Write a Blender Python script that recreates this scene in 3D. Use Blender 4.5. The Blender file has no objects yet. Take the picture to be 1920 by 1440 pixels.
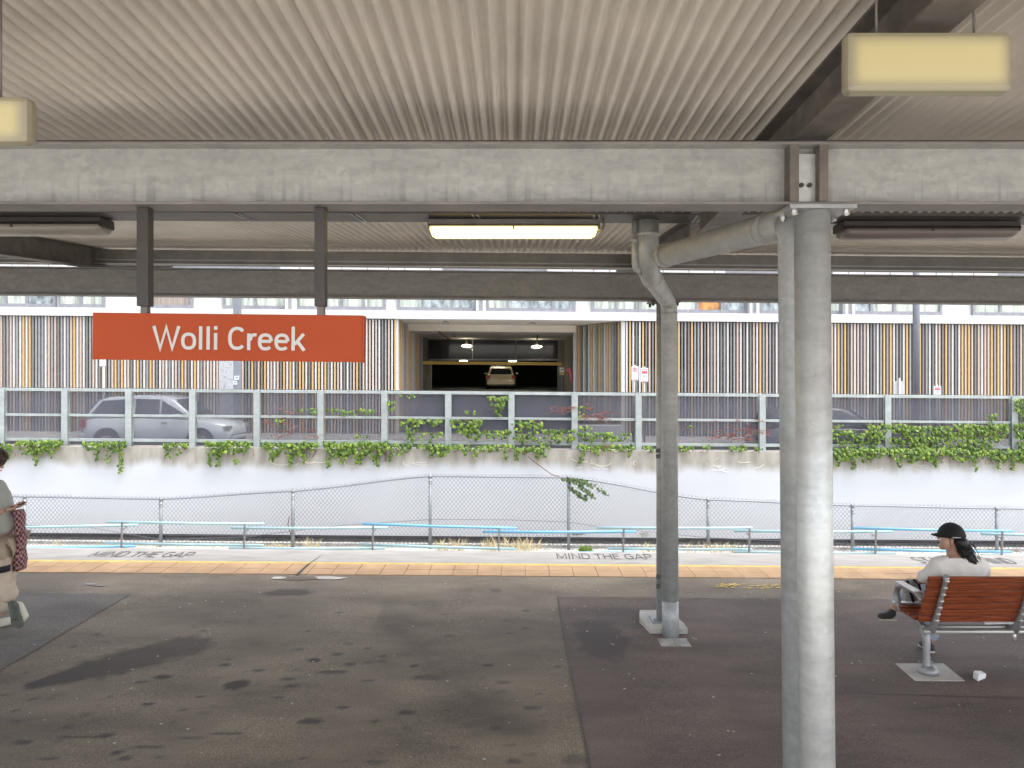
import bpy, math, random
from mathutils import Vector, Matrix, noise as mnoise
random.seed(7)
R = math.radians
scene = bpy.context.scene
col = scene.collection
# ------------------------------------------------------------------ camera
F, CX, CY, EYE = 1400.0, 963.0, 695.0, 2.53
cam_d = bpy.data.cameras.new('camera'); cam = bpy.data.objects.new('camera', cam_d); col.objects.link(cam)
cam.location = (0, 0, EYE); cam.rotation_euler = (R(90), 0, 0)
cam_d.sensor_width = 36; cam_d.lens = F / 1920 * 36
cam_d.shift_x = -(CX - 960) / 1920; cam_d.shift_y = (CY - 720) / 1920
cam_d.clip_start = 0.05; cam_d.clip_end = 2000
scene.camera = cam
# ------------------------------------------------------------------ world, sun, exposure
world = bpy.data.worlds.new('World'); scene.world = world; world.use_nodes = True
wn = world.node_tree.nodes; wl = world.node_tree.links
for n in list(wn): wn.remove(n)
SUN_EL, SUN_AZ = 68, 105         # overcast, high sun behind the cloud on the train side
sky = wn.new('ShaderNodeTexSky'); sky.sky_type = 'NISHITA'; sky.sun_disc = False
sky.sun_elevation = R(SUN_EL); sky.sun_rotation = R(SUN_AZ)
sky.air_density = 1.0; sky.dust_density = 4.0; sky.ozone_density = 0.6
hs = wn.new('ShaderNodeHueSaturation'); hs.inputs['Saturation'].default_value = 0.45
bg = wn.new('ShaderNodeBackground'); bg.inputs['Strength'].default_value = 0.15
wo = wn.new('ShaderNodeOutputWorld')
wl.new(sky.outputs[0], hs.inputs['Color']); wl.new(hs.outputs[0], bg.inputs[0]); wl.new(bg.outputs[0], wo.inputs[0])
sd = bpy.data.lights.new('sun', 'SUN'); sd.energy = 0.5; sd.angle = R(40); sd.color = (1, 0.965, 0.92)
sun = bpy.data.objects.new('sun', sd); col.objects.link(sun)
sun.rotation_euler = (R(90 - SUN_EL), 0, R(180 - SUN_AZ))
scene.view_settings.view_transform = 'Standard'; scene.view_settings.look = 'None'
scene.view_settings.exposure = 2.08; scene.view_settings.gamma = 1
scene.view_settings.use_curve_mapping = False
scene.render.engine = 'CYCLES'
scene.cycles.max_bounces = 10; scene.cycles.diffuse_bounces = 6; scene.cycles.transparent_max_bounces = 12

# ------------------------------------------------------------------ helpers
K = 0.008                                        # the street, wall and platform fall slightly to the right
def W(px, py, d):                                # where a thing measured in the photo stands, at distance d
    return Vector(((px - CX) / F * d, d, EYE + (CY - py) / F * d))
def kc(y):                                       # the canopy follows that fall towards its far side only
    return 0.009 * min(1, max(0, (y - 3.2) / 4.2))

def tag(o, label=None, cat=None, group=None, kind=None):
    if label: o['label'] = label
    if cat: o['category'] = cat
    if group: o['group'] = group
    if kind: o['kind'] = kind
    return o
def empty(name, loc=(0, 0, 0), label=None, cat=None, group=None, kind=None):
    o = bpy.data.objects.new(name, None); o.empty_display_size = 0.1
    o.location = loc; col.objects.link(o)
    return tag(o, label, cat, group, kind)
def origin_of(o):
    v = Vector(o.location)
    while o.parent: o = o.parent; v += Vector(o.location)
    return v
def copy_tree(o, parent=None):
    c = o.copy(); col.objects.link(c)
    if parent: c.parent = parent
    for ch in list(o.children): copy_tree(ch, c)
    return c

class MB:
    def __init__(s): s.v = []; s.f = []; s.m = []; s.cur = 0; s.smooth = []
    def add(s, vs, fs, sm=False):
        b = len(s.v); s.v += [Vector(v) for v in vs]
        for f in fs: s.f.append([b + i for i in f]); s.m.append(s.cur); s.smooth.append(sm)
        return s
    def box(s, x0, x1, y0, y1, z0, z1):
        return s.add([(x0,y0,z0),(x1,y0,z0),(x1,y1,z0),(x0,y1,z0),(x0,y0,z1),(x1,y0,z1),(x1,y1,z1),(x0,y1,z1)],
              [(0,3,2,1),(4,5,6,7),(0,1,5,4),(1,2,6,5),(2,3,7,6),(3,0,4,7)])
    def loft(s, rings, cap=True, sm=True, closed=True):
        n = len(rings[0]); vs = [v for r in rings for v in r]; fs = []
        for i in range(len(rings) - 1):
            for j in range(n if closed else n - 1):
                k = (j + 1) % n
                fs.append((i*n+j, i*n+k, (i+1)*n+k, (i+1)*n+j))
        s.add(vs, fs, sm)
        if cap and closed:
            b = len(s.v) - len(vs)
            s.f.append([b + i for i in range(n)][::-1]); s.m.append(s.cur); s.smooth.append(False)
            s.f.append([b + (len(rings)-1)*n + i for i in range(n)]); s.m.append(s.cur); s.smooth.append(False)
        return s
    def tube(s, pts, r, n=12, sm=True):
        pts = [Vector(p) for p in pts]
        rs = r if isinstance(r, (list, tuple)) else [r] * len(pts)
        rings = []; up = None
        for i, p in enumerate(pts):
            a = pts[max(0, i-1)]; b = pts[min(len(pts)-1, i+1)]
            t = (b - a).normalized()
            if up is None: up = Vector((0,0,1)) if abs(t.z) < 0.9 else Vector((1,0,0))
            u = t.cross(up).normalized(); w = u.cross(t).normalized(); up = w
            rings.append([p + (u*math.cos(2*math.pi*k/n) + w*math.sin(2*math.pi*k/n))*rs[i] for k in range(n)])
        return s.loft(rings, True, sm)
    def prism(s, poly, axis, a, b):               # outline extruded along an axis
        def mk(t, p):
            return {'x': (t, p[0], p[1]), 'y': (p[0], t, p[1]), 'z': (p[0], p[1], t)}[axis]
        return s.loft([[mk(a, p) for p in poly], [mk(b, p) for p in poly]], True, False)
    def ball(s, c, rx, ry, rz, n=12, m=8):
        c = Vector(c); rings = []
        for i in range(m + 1):
            t = math.pi * i / m
            q = max(math.sin(t), 1e-3)
            rings.append([c + Vector((rx*q*math.cos(2*math.pi*k/n), ry*q*math.sin(2*math.pi*k/n), -rz*math.cos(t))) for k in range(n)])
        return s.loft(rings, True, True)
    def map(s, fn): s.v = [Vector(fn(v)) for v in s.v]; return s
    def shear(s, k=K): return s.map(lambda v: (v.x, v.y, v.z - k * v.x))
    def csh(s): return s.map(lambda v: (v.x, v.y, v.z - kc(v.y) * v.x))
    def build(s, name, mats, parent=None, loc=None, bevel=0):
        me = bpy.data.meshes.new(name)
        o = bpy.data.objects.new(name, me); col.objects.link(o)
        if loc is not None: o.location = loc
        if parent: o.parent = parent
        org = origin_of(o)
        me.from_pydata([tuple(v - org) for v in s.v], [], s.f)
        if not isinstance(mats, (list, tuple)): mats = [mats]
        for m in mats: me.materials.append(m)
        for p, mi, sm in zip(me.polygons, s.m, s.smooth): p.material_index = mi; p.use_smooth = sm
        me.update()
        if bevel:
            b = o.modifiers.new('bevel', 'BEVEL'); b.width = bevel; b.segments = 2; b.limit_method = 'ANGLE'; b.angle_limit = R(40)
        return o

# ------------------------------------------------------------------ materials
def mat(name, c, rough=0.6, metal=0.0, var=0.12, scale=6.0, stretch=(1,1,1), bump=0.0, bscale=60.0, c2=None, spec=0.5, detail=6, alpha=None, coat=0.0):
    m = bpy.data.materials.new(name); m.use_nodes = True
    nt = m.node_tree; N = nt.nodes; L = nt.links
    b = N['Principled BSDF']; b.inputs['Roughness'].default_value = rough; b.inputs['Metallic'].default_value = metal
    b.inputs['Specular IOR Level'].default_value = spec
    b.inputs['Coat Weight'].default_value = coat
    tc = N.new('ShaderNodeNewGeometry'); mp = N.new('ShaderNodeMapping'); mp.inputs['Scale'].default_value = stretch
    L.new(tc.outputs['Position'], mp.inputs['Vector'])
    n1 = N.new('ShaderNodeTexNoise'); n1.inputs['Scale'].default_value = scale; n1.inputs['Detail'].default_value = detail; n1.inputs['Roughness'].default_value = 0.6
    L.new(mp.outputs[0], n1.inputs['Vector'])
    rp = N.new('ShaderNodeValToRGB')
    lo = tuple(x*(1-var*1.5) for x in c); hi = tuple(min(1, x*(1+var*1.5)) for x in (c2 or c))
    rp.color_ramp.elements[0].position = 0.3; rp.color_ramp.elements[0].color = (*lo, 1)
    rp.color_ramp.elements[1].position = 0.7; rp.color_ramp.elements[1].color = (*hi, 1)
    L.new(n1.outputs['Fac'], rp.inputs['Fac']); L.new(rp.outputs[0], b.inputs['Base Color'])
    if bump:
        n2 = N.new('ShaderNodeTexNoise'); n2.inputs['Scale'].default_value = bscale; n2.inputs['Detail'].default_value = 4
        L.new(mp.outputs[0], n2.inputs['Vector'])
        bp = N.new('ShaderNodeBump'); bp.inputs['Strength'].default_value = bump; bp.inputs['Distance'].default_value = 0.01
        L.new(n2.outputs['Fac'], bp.inputs['Height']); L.new(bp.outputs[0], b.inputs['Normal'])
    m['_ramp'] = rp.name
    return m
def emis(name, c, s, base=None):
    m = bpy.data.materials.new(name); m.use_nodes = True; b = m.node_tree.nodes['Principled BSDF']
    b.inputs['Base Color'].default_value = (*(base or c), 1); b.inputs['Emission Color'].default_value = (*c, 1); b.inputs['Emission Strength'].default_value = s
    b.inputs['Roughness'].default_value = 0.4
    return m
def galv(name, c, rough=0.45, metal=0.35, stretch=(1,1,1), streak=0.0):
    m = mat(name, c, rough, metal, 0.10, 3.5, stretch, 0.06, 90)
    nt = m.node_tree; N = nt.nodes; L = nt.links; b = N['Principled BSDF']
    base = N[m['_ramp']]
    g = N.new('ShaderNodeNewGeometry')
    vo = N.new('ShaderNodeTexVoronoi'); vo.inputs['Scale'].default_value = 38
    L.new(g.outputs['Position'], vo.inputs['Vector'])
    sp = N.new('ShaderNodeMix'); sp.data_type = 'RGBA'; sp.blend_type = 'OVERLAY'; sp.inputs[0].default_value = 0.10
    bw = N.new('ShaderNodeRGBToBW'); L.new(vo.outputs['Color'], bw.inputs[0])
    L.new(base.outputs[0], sp.inputs[6]); L.new(bw.outputs[0], sp.inputs[7])
    # pale zinc bloom and dark grime blotches, horizontally drawn out
    mp = N.new('ShaderNodeMapping'); mp.inputs['Scale'].default_value = (1, 1, 5)
    L.new(g.outputs['Position'], mp.inputs['Vector'])
    n3 = N.new('ShaderNodeTexNoise'); n3.inputs['Scale'].default_value = 4.5; n3.inputs['Detail'].default_value = 8; n3.inputs['Roughness'].default_value = 0.7
    L.new(mp.outputs[0], n3.inputs['Vector'])
    r3 = N.new('ShaderNodeValToRGB'); r3.color_ramp.elements[0].position = 0.55; r3.color_ramp.elements[1].position = 0.75
    r3.color_ramp.elements[0].color = (0,0,0,1); r3.color_ramp.elements[1].color = (0.30,0.30,0.30,1)
    L.new(n3.outputs['Fac'], r3.inputs[0])
    mx = N.new('ShaderNodeMix'); mx.data_type = 'RGBA'; L.new(r3.outputs[0], mx.inputs[0])
    L.new(sp.outputs[2], mx.inputs[6]); mx.inputs[7].default_value = (*(min(1, x*1.35) for x in c), 1)
    out = mx.outputs[2]
    if streak:                                     # reflection of the roof ribs painted as dark streaks low on the girder
        mp2 = N.new('ShaderNodeMapping'); mp2.inputs['Scale'].default_value = (26, 1, 0.6); L.new(g.outputs['Position'], mp2.inputs['Vector'])
        n4 = N.new('ShaderNodeTexNoise'); n4.inputs['Scale'].default_value = 1.0; n4.inputs['Detail'].default_value = 3
        L.new(mp2.outputs[0], n4.inputs['Vector'])
        r4 = N.new('ShaderNodeValToRGB'); r4.color_ramp.elements[0].position = 0.56; r4.color_ramp.elements[1].position = 0.66
        r4.color_ramp.elements[1].color = (streak,)*3 + (1,)
        r4.color_ramp.elements[0].color = (0,0,0,1)
        L.new(n4.outputs['Fac'], r4.inputs[0])
        sx = N.new('ShaderNodeSeparateXYZ'); L.new(g.outputs['Position'], sx.inputs[0])
        mr = N.new('ShaderNodeMapRange'); mr.inputs['From Min'].default_value = EYE+0.87; mr.inputs['From Max'].default_value = EYE+0.72
        L.new(sx.outputs['Z'], mr.inputs['Value'])
        mu = N.new('ShaderNodeMath'); mu.operation = 'MULTIPLY'; L.new(r4.outputs[0], mu.inputs[0]); L.new(mr.outputs[0], mu.inputs[1])
        m4 = N.new('ShaderNodeMix'); m4.data_type = 'RGBA'; L.new(mu.outputs[0], m4.inputs[0]); L.new(out, m4.inputs[6])
        m4.inputs[7].default_value = (*(x*0.35 for x in c), 1); out = m4.outputs[2]
    L.new(out, b.inputs['Base Color'])
    return m

M = {}
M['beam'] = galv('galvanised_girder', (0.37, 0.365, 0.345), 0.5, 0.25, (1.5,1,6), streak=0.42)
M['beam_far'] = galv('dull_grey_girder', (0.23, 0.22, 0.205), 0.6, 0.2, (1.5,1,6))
M['beam_under'] = mat('dull_shaded_flange', (0.22, 0.20, 0.185), 0.6, 0.2, 0.12, 5, (1,1,4))
M['column'] = galv('galvanised_column', (0.56, 0.57, 0.555), 0.40, 0.35, (1,1,4))
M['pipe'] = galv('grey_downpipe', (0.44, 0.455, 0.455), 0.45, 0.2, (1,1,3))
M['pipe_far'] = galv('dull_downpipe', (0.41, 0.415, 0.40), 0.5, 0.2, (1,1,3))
M['dark_steel'] = mat('dark_brown_steel', (0.055, 0.047, 0.043), 0.5, 0.2)
M['rafter'] = mat('brown_grey_rafter', (0.155, 0.137, 0.12), 0.55, 0.2, 0.2, 8)
M['ceiling'] = mat('warm_grey_roof_sheet', (0.65, 0.60, 0.53), 0.42, 0.15, 0.10, 1.4, bump=0.03)
M['purlin'] = mat('purlin_steel', (0.20, 0.188, 0.17), 0.5, 0.3)
M['gutter'] = mat('gutter_steel', (0.10, 0.09, 0.085), 0.5, 0.3)
M['concrete'] = mat('pale_concrete', (0.45, 0.43, 0.39), 0.85, 0, 0.15, 5, bump=0.3)
M['coping'] = mat('white_painted_coping', (0.27, 0.26, 0.243), 0.7, 0, 0.14, 3.0, (0.6,3,1), bump=0.2)
M['tile'] = mat('terracotta_yellow_tactile_tile', (0.37, 0.23, 0.12), 0.7, 0, 0.10, 2.5, bump=0.3, bscale=25, c2=(0.40,0.26,0.14))
M['tile2'] = mat('paler_tactile_tile', (0.40, 0.25, 0.135), 0.7, 0, 0.10, 2.5, bump=0.3, bscale=25)
M['yellow'] = mat('yellow_line_paint', (0.52, 0.38, 0.08), 0.6, 0, 0.15, 6)
M['letter'] = mat('worn_black_lettering', (0.055, 0.055, 0.055), 0.8, 0, 0.5, 60)
M['ground'] = mat('ballast_ground', (0.45, 0.43, 0.39), 0.95, 0, 0.35, 9, bump=0.6, bscale=14)
M['verge'] = mat('pale_gravel_verge', (0.40, 0.39, 0.36), 0.95, 0, 0.25, 7, bump=0.6, bscale=14)
M['road'] = mat('road_asphalt', (0.06, 0.06, 0.062), 0.9, 0, 0.2, 3)
M['footpath'] = mat('footpath_concrete', (0.42, 0.41, 0.38), 0.9, 0, 0.12, 2)
M['orange'] = mat('orange_sign_face', (0.41, 0.070, 0.022), 0.45, 0, 0.06, 1.2, spec=0.15)
M['sign_text'] = mat('pale_grey_letters', (0.58, 0.56, 0.53), 0.5, 0, 0.02, 3)
M['fence_steel'] = galv('galvanised_fence', (0.37, 0.405, 0.395), 0.5, 0.2, (1,1,2))
M['chain'] = mat('chain_wire', (0.20, 0.205, 0.23), 0.45, 0.5)
M['chain_post'] = mat('chain_fence_post', (0.22, 0.24, 0.25), 0.5, 0.4)
M['blue'] = mat('sky_blue_pipe', (0.13, 0.33, 0.49), 0.35, 0, 0.10, 1.5)
M['aqua'] = mat('pale_aqua_pipe', (0.26, 0.385, 0.41), 0.4, 0, 0.12, 1.5)
M['rail_post'] = mat('grey_stanchion', (0.20, 0.195, 0.19), 0.6, 0.3)
M['slat_white'] = mat('white_slat', (0.56, 0.54, 0.51), 0.5, 0, 0.04)
M['slat_yellow'] = mat('ochre_yellow_slat', (0.56, 0.37, 0.16), 0.5, 0, 0.05)
M['slat_beige'] = mat('beige_slat', (0.50, 0.40, 0.33), 0.5, 0, 0.05)
M['slat_grey'] = mat('grey_slat', (0.29, 0.285, 0.28), 0.5, 0, 0.08)
M['slat_dark'] = mat('charcoal_slat', (0.19, 0.18, 0.165), 0.5, 0, 0.08)
M['facade_dark'] = mat('dark_facade', (0.12, 0.103, 0.095), 0.8, 0, 0.2, 1)
M['white'] = mat('white_render', (0.60, 0.60, 0.585), 0.8, 0, 0.06, 1.2)
M['white_shade'] = mat('light_grey_render', (0.50, 0.50, 0.50), 0.8, 0, 0.05, 1.2)
M['soffit'] = mat('cream_soffit', (0.80, 0.74, 0.64), 0.8, 0, 0.04, 1)
M['frame'] = mat('grey_window_frame', (0.25, 0.25, 0.27), 0.5, 0.2)
M['pane'] = mat('pale_curtained_glass', (0.40, 0.44, 0.40), 0.12, 0, 0.35, 2.4, (3,1,0.3), spec=0.8, c2=(0.48,0.52,0.44))
M['pane_dark'] = mat('reflecting_glass', (0.16, 0.19, 0.20), 0.06, 0, 0.6, 2.0, (2,1,1), spec=0.9, c2=(0.30,0.34,0.35))
M['pane_orange'] = mat('orange_curtain_glass', (0.55, 0.25, 0.08), 0.2, 0, 0.3, 4)
M['pane_brown'] = mat('brown_curtain_glass', (0.30, 0.25, 0.21), 0.3, 0, 0.3, 5, (5,1,0.1))
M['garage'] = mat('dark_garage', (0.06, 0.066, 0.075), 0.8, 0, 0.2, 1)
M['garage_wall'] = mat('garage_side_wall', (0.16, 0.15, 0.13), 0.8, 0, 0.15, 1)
M['bar_yellow'] = mat('yellow_clearance_bar', (0.80, 0.50, 0.09), 0.5, 0, 0.05)
M['tan'] = mat('tan_column', (0.30, 0.265, 0.20), 0.8, 0, 0.06)
M['lamp_on'] = emis('lit_disc_lamp', (1, 0.92, 0.70), 2.2)
M['tube_on'] = emis('bright_tube', (1, 0.90, 0.62), 14)
M['diff_on'] = emis('lit_diffuser', (1.0, 0.74, 0.2), 1.0, (0.8,0.75,0.6))
M['diff_off'] = mat('unlit_diffuser', (0.34, 0.31, 0.27), 0.35, 0, 0.04)
M['diff_off2'] = mat('unlit_brown_diffuser', (0.20, 0.17, 0.155), 0.35, 0, 0.04)
M['housing'] = mat('light_housing', (0.20, 0.185, 0.165), 0.5, 0)
M['housing_dark'] = mat('dark_light_housing', (0.05, 0.042, 0.042), 0.5, 0)
M['wood'] = mat('red_brown_hardwood', (0.215, 0.046, 0.018), 0.5, 0, 0.28, 4, (1.2,6,22), bump=0.1, bscale=20, c2=(0.27,0.070,0.028), spec=0.2)
M['cast'] = mat('cast_aluminium', (0.36, 0.36, 0.365), 0.45, 0.5)
M['alu'] = mat('satin_aluminium', (0.62, 0.60, 0.56), 0.3, 0.6, 0.05)
M['skin'] = mat('skin', (0.50, 0.29, 0.21), 0.5, 0, 0.06, 8)
M['shirt'] = mat('pale_grey_cotton', (0.78, 0.755, 0.71), 0.9, 0, 0.06, 6)
M['shirt2'] = mat('grey_tshirt', (0.36, 0.36, 0.32), 0.9, 0, 0.05, 8)
M['khaki'] = mat('khaki_cloth', (0.40, 0.335, 0.25), 0.9, 0, 0.12, 9)
M['beige'] = mat('beige_cloth', (0.52, 0.43, 0.34), 0.9, 0, 0.12, 9)
M['jeans'] = mat('pale_blue_denim', (0.36, 0.42, 0.50), 0.9, 0, 0.15, 9)
M['black'] = mat('black_cloth', (0.012, 0.012, 0.014), 0.8, 0, 0.2)
M['blackhair'] = mat('black_hair', (0.010, 0.009, 0.010), 0.45, 0, 0.3, 40)
M['brownhair'] = mat('brown_hair', (0.06, 0.032, 0.022), 0.6, 0, 0.5, 60, bump=0.8, bscale=120)
M['sole'] = mat('dark_green_sole', (0.10, 0.11, 0.09), 0.8, 0, 0.3, 20, bump=0.6, bscale=50)
M['shoe'] = mat('cream_sneaker', (0.58, 0.55, 0.46), 0.7, 0, 0.08)
M['shoe_dark'] = mat('dark_shoe', (0.04, 0.04, 0.04), 0.6, 0)
M['rubber'] = mat('black_rubber', (0.02, 0.02, 0.02), 0.7, 0)
M['car_silver'] = mat('silver_blue_car_paint', (0.78, 0.84, 0.86), 0.2, 0.1, 0.02, coat=0.7)
M['car_cream'] = mat('cream_car_paint', (0.66, 0.58, 0.42), 0.25, 0.0, 0.02, coat=0.6)
M['car_dark'] = mat('dark_grey_car_paint', (0.04, 0.042, 0.05), 0.2, 0.1, 0.02, coat=0.7)
M['glass_dark'] = mat('dark_car_glass', (0.03, 0.033, 0.038), 0.06, 0, 0.1, spec=0.9)
M['red_lamp'] = mat('red_tail_lamp', (0.45, 0.03, 0.02), 0.2, 0)
M['chrome'] = mat('bright_metal', (0.6, 0.6, 0.6), 0.2, 0.9, 0.02)
M['white_sign'] = mat('white_sign_face', (0.74, 0.74, 0.74), 0.4, 0, 0.032)
M['red_print'] = mat('red_sign_print', (0.62, 0.10, 0.12), 0.5, 0, 0.032)
M['pink'] = mat('pink_red_boom', (0.68, 0.16, 0.18), 0.5, 0, 0.05)
M['lamppost'] = mat('blue_grey_pole', (0.215, 0.225, 0.25), 0.5, 0.2, 0.05)
M['paper'] = mat('white_paper', (0.80, 0.80, 0.80), 0.8, 0, 0.03)
M['stem'] = mat('vine_stem', (0.13, 0.075, 0.05), 0.8, 0)
M['red_stem'] = mat('red_vine_leaf', (0.20, 0.065, 0.05), 0.7, 0, 0.3, 9)
M['dry'] = mat('dry_grass', (0.50, 0.42, 0.25), 0.9, 0, 0.2, 20)
M['plate'] = mat('cream_number_plate', (0.5, 0.45, 0.2), 0.5, 0)

# leaves: green that varies leaf to leaf
def leafmat(name, a, b, c):
    m = bpy.data.materials.new(name); m.use_nodes = True; N = m.node_tree.nodes; L = m.node_tree.links
    bs = N['Principled BSDF']; bs.inputs['Roughness'].default_value = 0.5
    g = N.new('ShaderNodeNewGeometry'); rp = N.new('ShaderNodeValToRGB')
    rp.color_ramp.elements[0].color = (*a, 1); rp.color_ramp.elements[1].color = (*c, 1)
    e = rp.color_ramp.elements.new(0.5); e.color = (*b, 1)
    L.new(g.outputs['Random Per Island'], rp.inputs[0]); L.new(rp.outputs[0], bs.inputs['Base Color'])
    tr = N.new('ShaderNodeBsdfTranslucent'); L.new(rp.outputs[0], tr.inputs[0])
    mx = N.new('ShaderNodeMixShader'); mx.inputs[0].default_value = 0.3
    L.new(bs.outputs[0], mx.inputs[1]); L.new(tr.outputs[0], mx.inputs[2]); L.new(mx.outputs[0], N['Material Output'].inputs[0])
    return m
M['leaf'] = leafmat('ivy_leaf', (0.035, 0.085, 0.010), (0.115, 0.205, 0.022), (0.24, 0.33, 0.040))
M['leaf_dull'] = leafmat('dull_ivy_leaf', (0.05, 0.09, 0.03), (0.09, 0.15, 0.05), (0.15, 0.22, 0.08))

# perforated fence screen: the holes are far below a pixel, so part of the light passes straight through
def screen_mat():
    m = bpy.data.materials.new('perforated_screen'); m.use_nodes = True; N = m.node_tree.nodes; L = m.node_tree.links
    bs = N['Principled BSDF']; bs.inputs['Base Color'].default_value = (0.105, 0.105, 0.130, 1); bs.inputs['Roughness'].default_value = 0.6
    g = N.new('ShaderNodeNewGeometry')
    mp = N.new('ShaderNodeMapping'); mp.inputs['Scale'].default_value = (0.5, 1, 2); L.new(g.outputs['Position'], mp.inputs[0])
    nz = N.new('ShaderNodeTexNoise'); nz.inputs['Scale'].default_value = 1.6; nz.inputs['Detail'].default_value = 5
    L.new(mp.outputs[0], nz.inputs[0])
    mr = N.new('ShaderNodeMapRange'); mr.inputs['To Min'].default_value = 0.50; mr.inputs['To Max'].default_value = 0.68
    L.new(nz.outputs[0], mr.inputs[0])
    t = N.new('ShaderNodeBsdfTransparent'); mx = N.new('ShaderNodeMixShader'); L.new(mr.outputs[0], mx.inputs[0])
    L.new(t.outputs[0], mx.inputs[1]); L.new(bs.outputs[0], mx.inputs[2]); L.new(mx.outputs[0], N['Material Output'].inputs[0])
    return m
M['screen'] = screen_mat()

# platform asphalt: aggregate + stains held in a mesh attribute
def asphalt(name, c, c2, stain_c):
    m = mat(name, c, 0.85, 0, 0.16, 1.3, (0.6,1.2,1), 0.25, 220, c2=c2)
    N = m.node_tree.nodes; L = m.node_tree.links; b = N['Principled BSDF']; rp = N[m['_ramp']]
    g = N.new('ShaderNodeNewGeometry')
    n2 = N.new('ShaderNodeTexNoise'); n2.inputs['Scale'].default_value = 110; n2.inputs['Detail'].default_value = 3
    L.new(g.outputs['Position'], n2.inputs[0])
    r2 = N.new('ShaderNodeValToRGB'); r2.color_ramp.elements[0].position = 0.35; r2.color_ramp.elements[1].position = 0.72
    r2.color_ramp.elements[0].color = (0.62,0.62,0.62,1); r2.color_ramp.elements[1].color = (1.5,1.5,1.45,1)
    L.new(n2.outputs[0], r2.inputs[0])
    mu = N.new('ShaderNodeMix'); mu.data_type = 'RGBA'; mu.blend_type = 'MULTIPLY'; mu.inputs[0].default_value = 1
    L.new(rp.outputs[0], mu.inputs[6]); L.new(r2.outputs[0], mu.inputs[7])
    # pale scuffs drawn along the platform
    mp = N.new('ShaderNodeMapping'); mp.inputs['Scale'].default_value = (1.5, 9, 1); L.new(g.outputs['Position'], mp.inputs[0])
    n3 = N.new('ShaderNodeTexNoise'); n3.inputs['Scale'].default_value = 2.2; n3.inputs['Detail'].default_value = 8; n3.inputs['Roughness'].default_value = 0.72
    L.new(mp.outputs[0], n3.inputs[0])
    r3 = N.new('ShaderNodeValToRGB'); r3.color_ramp.elements[0].position = 0.5; r3.color_ramp.elements[1].position = 0.8
    r3.color_ramp.elements[0].color = (0,0,0,1); r3.color_ramp.elements[1].color = (0.35,0.35,0.35,1)
    L.new(n3.outputs[0], r3.inputs[0])
    ms = N.new('ShaderNodeMix'); ms.data_type = 'RGBA'; L.new(r3.outputs[0], ms.inputs[0]); L.new(mu.outputs[2], ms.inputs[6])
    ms.inputs[7].default_value = (*(x*1.7 for x in c), 1)
    at = N.new('ShaderNodeAttribute'); at.attribute_name = 'stain'
    mx = N.new('ShaderNodeMix'); mx.data_type = 'RGBA'; L.new(at.outputs['Fac'], mx.inputs[0]); L.new(ms.outputs[2], mx.inputs[6])
    mx.inputs[7].default_value = (*stain_c, 1); L.new(mx.outputs[2], b.inputs['Base Color'])
    # stray pale specks: gum and grit
    return m
M['asphalt'] = asphalt('old_platform_asphalt', (0.152, 0.122, 0.092), (0.205, 0.170, 0.128), (0.055, 0.044, 0.040))
M['asphalt_new'] = asphalt('newer_dark_asphalt', (0.118, 0.088, 0.078), (0.148, 0.113, 0.098), (0.055, 0.048, 0.046))
M['asphalt_grey'] = asphalt('grey_asphalt_patch', (0.118, 0.105, 0.094), (0.145, 0.130, 0.115), (0.07, 0.062, 0.06))

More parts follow.
